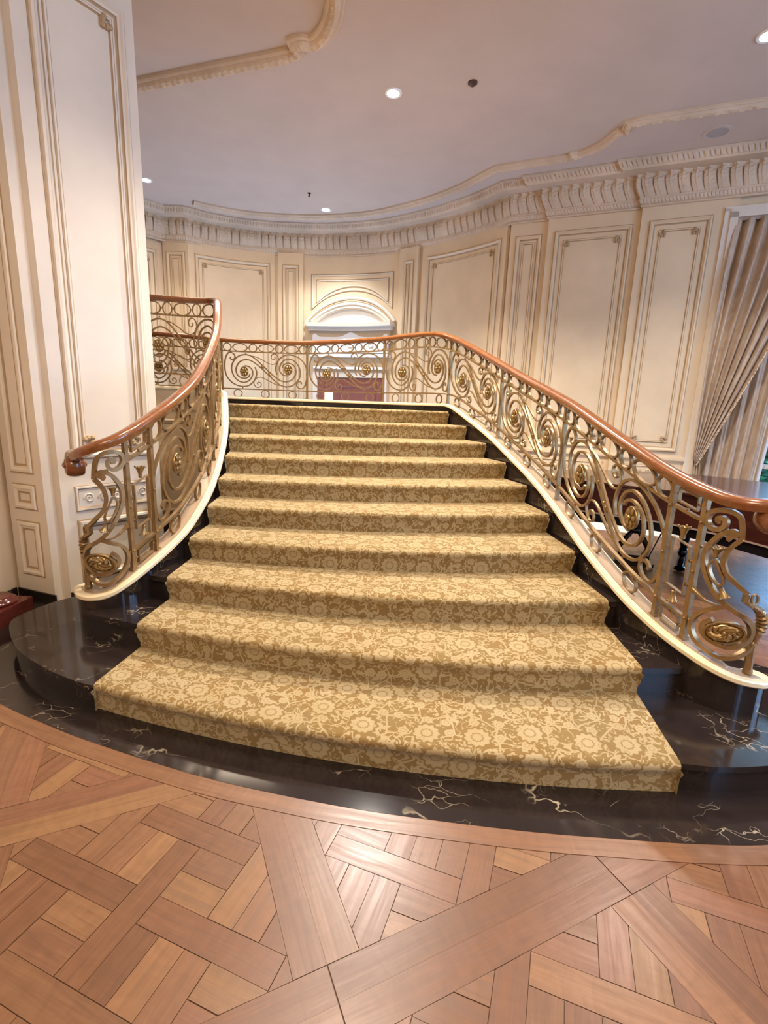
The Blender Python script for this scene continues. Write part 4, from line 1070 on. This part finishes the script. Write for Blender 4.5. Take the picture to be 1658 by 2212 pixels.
# rest of the hall, behind and beside the camera
mb = MB(); mb.box((1.3, -4.08, CEIL / 2), (9.6, 0.15, CEIL)); struct(mb.build('wall_front', CREAM), 'cream wall at the near end of the hall', 'wall')
pe = C0 + dR * 6.2
mb = MB(); x_ = pe.x + 0.02
for a, b, z0, z1 in ((-4.0, 0.4, 0, CEIL), (2.8, pe.y + .2, 0, CEIL), (0.4, 2.8, 0, 0.5), (0.4, 2.8, 4.3, CEIL)): mb.box((x_ + .075, (a + b) / 2, (z0 + z1) / 2), (0.15, b - a, z1 - z0))
struct(mb.build('wall_side', CREAM), 'cream side wall of the hall with a tall window', 'wall')
mb = MB()
for y in (0.43, 1.6, 2.77): mb.box((x_ + .06, y, 2.4), (0.06, 0.06, 3.8))
for z in (0.53, 1.8, 3.1, 4.27): mb.box((x_ + .06, 1.6, z), (0.058, 2.4, 0.06))
struct(mb.build('window_2', CREAM2), 'tall white mullioned window in the side wall of the hall', 'window')

# ------------------------------------------------------------------ ceiling, cornice, ceiling mouldings
mb = MB(); mb.box((0.9, 3.6, CEIL + 0.1), (15.6, 15.6, 0.2)); struct(mb.build('ceiling', CEILM), 'plain mauve-grey plaster ceiling', 'ceiling')
nR = Vector((dR.y, -dR.x)) * -1.0
nR = Vector((-0.375, -0.927)).normalized()
path = [Vector((-6.2, 7.86)), Vector((-4.37, 10.0)) + Vector((0.06, -0.04)), Vector((-3.92, 9.95))] + [Vector(p) for p in cr(CURVE, 4)[3:-2]] + [C0 + Vector((-0.0, 0.0))]
path += [C0 + dR * 0.574, C0 + dR * 0.574 + nR * 0.07, C0 + dR * 1.85 + nR * 0.07, C0 + dR * 1.85 + nR * 0.14, C0 + dR * 6.2 + nR * 0.14]
NORM = []
for i in range(len(path)):
    def sn(a, b): t = (b - a).normalized(); return Vector((t.y, -t.x))
    if i == 0: n = sn(path[0], path[1]); k_ = 1
    elif i == len(path) - 1: n = sn(path[-2], path[-1]); k_ = 1
    else:
        a, b = sn(path[i - 1], path[i]), sn(path[i], path[i + 1]); n = (a + b); n = n.normalized() if n.length > 1e-6 else a; k_ = 1 / max(0.5, n.dot(a))
    NORM.append(n * k_)
STA = [0.0]
for a, b in zip(path[:-1], path[1:]): STA.append(STA[-1] + (b - a).length)
def cornice_rows(prof, step, disp):
    rows = []
    for i in range(len(path) - 1):
        L = STA[i + 1] - STA[i]; n = max(1, int(L / step))
        for q in range(n + (1 if i == len(path) - 2 else 0)):
            t = q / n; p = path[i] * (1 - t) + path[i + 1] * t; nn = NORM[i] * (1 - t) + NORM[i + 1] * t; s = STA[i] + L * t
            rows.append([(*(p + nn * (o + disp(s, j, z))), z + 0) for j, (o, z) in enumerate(prof)])
    return rows
LP_ = 0.145
leafprof = [(0.045, 4.695)] + [(0.05 + 0.055 * (t ** 1.5) + 0.035 * math.sin(PI * t), 4.70 + 0.245 * t) for t in [i / 11 for i in range(12)]] + [(0.115, 4.965), (0.09, 4.97)]
def leafdisp(s, j, z):
    x = (s / LP_) % 1.0; w_ = abs(x - .5) * 2
    if j == 0: return 0
    t = (z - 4.70) / 0.245
    d = 0.020 * (1 - w_ ** 6) - (0.034 if w_ > .90 else 0)
    d += 0.010 if w_ < .14 else 0
    d += 0.004 * math.sin(t * 30 - w_ * 5)
    if t > .86: d *= max(0, 1 - (w_ / .8) ** 2)
    return d * (0.35 + .65 * min(1, t * 1.4))
mb = MB(); mb.grid(cornice_rows(leafprof, 0.0155, leafdisp))
co = struct(mb.build('trim_5', ORNAMENT), 'plaster cornice with a band of upright acanthus leaves around the room', 'cornice')
def egg(s, j, z): return 0.012 * abs(math.sin(PI * s / 0.045)) if j in (4, 5, 6) else 0
mb = MB(); mb.grid(cornice_rows([(0.0, 4.575), (0.028, 4.58), (0.03, 4.60), (0.018, 4.61), (0.03, 4.625), (0.042, 4.645), (0.05, 4.665), (0.055, 4.675), (0.06, 4.695), (0.045, 4.705)], 0.015, egg))
mb.build('architrave_moulding', ORNAMENT, co)
def dent(s, j, z): return (0.016 if (s / 0.055) % 1 < .6 else 0) if j in (4, 5, 6) else 0
mb = MB(); mb.grid(cornice_rows([(0.08, 4.965), (0.30, 4.965), (0.325, 4.955), (0.34, 4.975), (0.345, 4.985), (0.36, 5.01), (0.37, 5.03), (0.40, 5.045), (0.405, 5.066), (0.40, 5.072)], 0.0125, dent))
mb.build('crown_moulding', ORNAMENT, co)
def ceil_mould(name, pts, label, wd=0.10, dep=0.055):
    st = [0.0]; P = [Vector(p) for p in pts]
    for a, b in zip(P[:-1], P[1:]): st.append(st[-1] + (b - a).length)
    def nrm(i):
        a, b = P[max(0, i - 1)], P[min(len(P) - 1, i + 1)]; t = (b - a).normalized(); return Vector((-t.y, t.x))
    N = [nrm(i) for i in range(len(P))]
    rows = []
    prof = [(-.5, 0), (-.5, .35), (-.42, .5), (-.3, .45), (-.2, .8), (0, 1.0), (.2, .8), (.3, .45), (.42, .5), (.5, .35), (.5, 0)]
    for i in range(len(P) - 1):
        L = st[i + 1] - st[i]; n = max(1, int(L / 0.02))
        for q in range(n + (1 if i == len(P) - 2 else 0)):
            t = q / n; p = P[i] * (1 - t) + P[i + 1] * t; nn = (N[i] * (1 - t) + N[i + 1] * t).normalized(); s = st[i] + L * t
            rows.append([(*(p + nn * o * wd), CEIL - h * dep * (1 + (.07 * math.sin(s * 80 + o * 9) + .07 * math.sin(s * 31 - o * 12) if abs(o) < .25 else 0)) + (0.004 if h == 0 else 0)) for o, h in prof])
    mb = MB(); mb.grid(rows); return struct(mb.build(name, ORNAMENT), label, 'ceiling moulding')
arcL = [(-.88 + .0, 5.47), (-.80, 5.43), (-.70, 5.30), (-.62, 5.12), (-.575, 4.92), (-.56, 4.70), (-.56, 4.45)]
ceil_mould('trim_6', [(-4.4, 6.66), (-2.93, 6.2), (-1.10, 5.63), (-1.01, 5.57), (-1.03, 5.47), (-.94, 5.45)] + cr(arcL, 4), 'plaster ceiling moulding with a notched rounded corner near the left pier', 0.17, 0.085)
arcR = [(2.40, 7.30), (2.50, 7.20), (2.60, 7.05), (2.655, 6.88), (2.67, 6.74)]
cc_ = [(p[0], p[1]) for p in offset([(q[0], q[1], 0) for q in cr(CURVE, 4)], -0.74)]
ceil_mould('trim_7', cc_[:-3] + [(1.42, 7.75), (2.31, 7.38), (2.33, 7.30)] + cr(arcR, 4) + [(2.76, 6.70), (2.72, 6.55), (2.82, 6.50), (3.97, 6.07), (6.5, 5.05)], 'plaster ceiling moulding following the curved wall and stepping out at the right', 0.14, 0.075)

# ------------------------------------------------------------------ ceiling fittings
def downlight(x, y, label, energy, color, size=100):
    t = thing('recessed_downlight', label, 'ceiling light', (x, y, CEIL), 'recessed downlights in the ceiling')
    mb = MB(); mb.lathe([(0.062, 0.0), (0.070, -0.010), (0.090, -0.012), (0.096, -0.004), (0.096, 0.0)], (x, y, CEIL), 28); mb.build('trim_ring', WHITEM, t, smooth=True)
    mb = MB(); mb.lathe([(0.0, -0.006), (0.064, -0.004)], (x, y, CEIL), 24); mb.build('lamp', LAMP, t)
    l = bpy.data.lights.new('downlight_beam', 'SPOT'); l.energy = energy; l.color = color; l.spot_size = math.radians(size); l.spot_blend = 0.7; l.shadow_soft_size = 0.06
    o = bpy.data.objects.new('downlight_beam', l); COL.objects.link(o); o.parent = t; o.location = (0, 0, -0.03)
    return t
downlight(-.07, 6.19, 'lit recessed downlight in the ceiling above the middle of the landing', 1300, WHITE, 125)
downlight(3.30, 5.18, 'lit recessed downlight at the right edge of the ceiling', 420, WHITE, 115)
downlight(-3.97, 8.58, 'lit recessed downlight in the ceiling behind the left pier', 150, WHITE, 110)
downlight(-1.23, 9.50, 'lit recessed downlight close above the arched pediment', 330, (0.86, 0.93, 1.0), 110)
sd = thing('smoke_detector', 'small dark round smoke detector on the open ceiling right of the downlight', 'smoke detector', (.77, 5.97, CEIL))
mb = MB(); mb.lathe([(0.050, 0.0), (0.050, -0.012), (0.036, -0.022), (0.020, -0.034), (0.0, -0.036)], (.77, 5.97, CEIL), 20); mb.build('body', DARKM, sd, smooth=True)
sp = thing('sprinkler_head', 'small sprinkler head on the ceiling near the curved wall', 'sprinkler', (-1.42, 8.85, CEIL))
mb = MB(); mb.lathe([(0.03, 0.0), (0.03, -0.006), (0.012, -0.008), (0.012, -0.035), (0.004, -0.04)], (-1.42, 8.85, CEIL), 12); mb.build('stem', DARKM, sp)
mb = MB(); mb.lathe([(0.0, -0.05), (0.022, -0.05), (0.022, -0.054), (0.0, -0.054)], (-1.42, 8.85, CEIL), 12); mb.tube([(-1.434, 8.85, CEIL - .03), (-1.436, 8.85, CEIL - .045), (-1.42, 8.85, CEIL - .052)], 0.003, 5); mb.build('deflector', DARKM, sp)
spk = thing('ceiling_speaker', 'round flush ceiling speaker grille near the right window', 'speaker', (3.85, 6.70, CEIL))
mb = MB(); mb.lathe([(0.155, 0.0), (0.150, -0.010), (0.120, -0.014), (0.118, -0.006)], (3.85, 6.70, CEIL), 32); mb.build('rim', CEILM, spk, smooth=True)
mb = MB(); mb.lathe([(0.0, -0.010), (0.07, -0.010), (0.118, -0.006)], (3.85, 6.70, CEIL), 32); mb.build('grille', SPKM, spk)

# ------------------------------------------------------------------ grand piano behind the right flight
pn = thing('grand_piano', 'dark mahogany grand piano behind the right flight', 'piano', (3.0, 5.0, 0))
OUT = [(4.05, 3.30), (3.45, 3.35), (3.12, 3.60), (2.95, 4.02), (2.66, 4.48), (2.28, 4.76), (1.98, 5.02), (1.84, 5.40), (2.00, 5.78), (2.45, 5.98), (3.10, 5.98), (3.70, 5.86), (4.15, 5.45), (4.6, 4.75), (4.75, 4.1), (4.55, 3.55)]
outl = cr(OUT, 6, closed=True)
def scaled(d):
    c = Vector((3.2, 4.5)); return [tuple(Vector(p) + (Vector(p) - c).normalized() * d) for p in outl]
mb = MB(); mb.prism(scaled(0.0), 0.70, 0.985); mb.build('case', PIANOW, pn)
mb = MB(); mb.prism(scaled(-0.02), 0.60, 0.685); mb.build('bottom_rim', BLACKW, pn)
mb = MB(); mb.prism(scaled(0.006), 0.685, 0.70); mb.build('highlight_line', new_mat('highlight_tone', (0.30, 0.22, 0.18), 0.25), pn)  # pale line paints a highlight along the lower edge of the case
mb = MB(); mb.prism(scaled(0.025), 0.99, 1.01); ld = mb.build('lid', PIANOW, pn); 
def cabriole(name, x, y, out):
    mb = MB(); d = Vector((out[0], out[1], 0)).normalized()
    P = [(0.0, 0.60), (0.03, 0.52), (0.055, 0.44), (0.03, 0.34), (0.0, 0.24), (-0.005, 0.16), (0.02, 0.09), (0.05, 0.04)]
    W = [Vector((x, y, z)) + d * o for o, z in P]
    mb.tube(W, [0.07, 0.075, 0.062, 0.045, 0.034, 0.036, 0.045, 0.04], 10); mb.ball(W[-1] + Vector((0, 0, -0.005)), 0.055, 10, 6, (1.2, 1.2, .6))
    mb.ball(W[4] + d * 0.03 + Vector((0, 0, -.02)), 0.05, 10, 6, (1, 1, 1.3)); mb.ball(W[1], 0.08, 10, 6, (1, 1, .8))
    mb.build(name, BLACKW, pn, smooth=True)
cabriole('leg', 3.36, 5.22, (-0.7, -0.7)); cabriole('leg', 4.35, 4.35, (0.6, 0.3)); cabriole('leg', 4.0, 3.65, (0.3, -0.8))
lx, ly = 2.86, 5.34; ld_ = Vector((0.85, -0.25, 0)).normalized()
mb = MB(); c0 = Vector((lx, ly, 0))
for sg in (-1, 1):
    mb.tube([c0 + ld_ * sg * o + Vector((0, 0, z)) for o, z in ((0.05, 0.60), (0.13, 0.54), (0.10, 0.46), (0.03, 0.41), (0.09, 0.32), (0.15, 0.22), (0.12, 0.14), (0.13, 0.09))], [0.025, 0.034, 0.03, 0.03, 0.03, 0.034, 0.03, 0.03], 8)
mb.ball(c0 + Vector((0, 0, 0.42)), 0.06, 10, 6, (1.3, .7, .8)); mb.box(c0 + Vector((0, 0, 0.09)), (0.34, 0.10, 0.09), math.atan2(ld_.y, ld_.x)); mb.box(c0 + Vector((0, 0, 0.03)), (0.44, 0.13, 0.04), math.atan2(ld_.y, ld_.x))
lyre = mb.build('pedal_lyre', BLACKW, pn, smooth=True)
for o in (-0.1, 0.0, 0.1):
    mb = MB(); mb.box(c0 + ld_ * o + Vector((0.02, 0.09, 0.045)), (0.03, 0.12, 0.012)); mb.build('pedal', BRASS, lyre)
mb = MB(); mb.tube([c0 + ld_ * 0.16 + Vector((0, 0, 0.08)), c0 + ld_ * 0.34 + Vector((0.05, 0.1, 0.60))], 0.008, 6); mb.build('brace_rod', BLACKW, lyre)

# ------------------------------------------------------------------ red marble plinth at the left edge
pl = thing('marble_plinth', 'polished red marble plinth on the floor at the left edge', 'plinth', (-2.875, 3.36, 0.003))
Q = Matrix.Rotation(math.radians(-20), 3, 'Z')
mb = MB(); mb.box((-2.875, 3.36, 0.063), (0.30, 0.36, 0.12)); mb.build('base_block', REDM, pl)
mb = MB(); mb.lathe([(0.135, 0.123), (0.14, 0.14), (0.13, 0.155), (0.11, 0.165), (0.10, 0.18), (0.0, 0.18)], (-2.885, 3.38, 0.0), 28); mb.build('torus_moulding', REDM, pl, smooth=True)

# ------------------------------------------------------------------ garden outside the window
mb = MB(); mb.box((9.5, 12.0, -0.2), (16, 10, 0.2)); tag(mb.build('lawn', LAWN), 'green lawn outside the curtained window', 'lawn', kind='stuff')
def shrub(x, y, r, h, label):
    t = thing('garden_shrub', label, 'shrub', (x, y, -0.08), 'shrubs outside the window'); mb = MB()
    rnd = random.Random(int(x * 100))
    for i in range(3600):
        a = rnd.random() * 2 * PI; b = rnd.random(); rr = r * math.sqrt(rnd.random()) * (0.5 + .5 * math.sin(PI * min(1, b + .1))); z = 0.16 + h * b
        c = Vector((x + rr * math.cos(a), y + rr * math.sin(a), z + 0.06)); d = Vector((rnd.gauss(0, 1), rnd.gauss(0, 1), rnd.gauss(.3, .7))).normalized(); e = d.orthogonal().normalized(); L = 0.12 + .1 * rnd.random()
        mb.add([c, c + d * L * .5 + e * L * .22, c + d * L, c + d * L * .5 - e * L * .22], [(0, 1, 2, 3)])
    mb.build('foliage', LEAFM, t)
    mb = MB()
    for i in range(5):
        a = i * 1.3; mb.tube([(x + .05 * math.cos(a), y + .05 * math.sin(a), -0.09), (x + r * .5 * math.cos(a), y + r * .5 * math.sin(a), h * .6)], 0.02, 6)
    mb.build('stem', DARKM, t)
shrub(7.25, 9.45, 0.75, 2.2, 'leafy green shrub outside, nearest the curtain edge')
shrub(8.7, 11.3, 0.9, 1.9, 'tall leafy shrub outside, farther behind the window')
shrub(8.95, 9.2, 0.6, 0.9, 'low leafy shrub outside, at the right of the window')
shrub(10.9, 12.0, 0.9, 2.2, 'broad leafy shrub outside, far back behind the lawn')
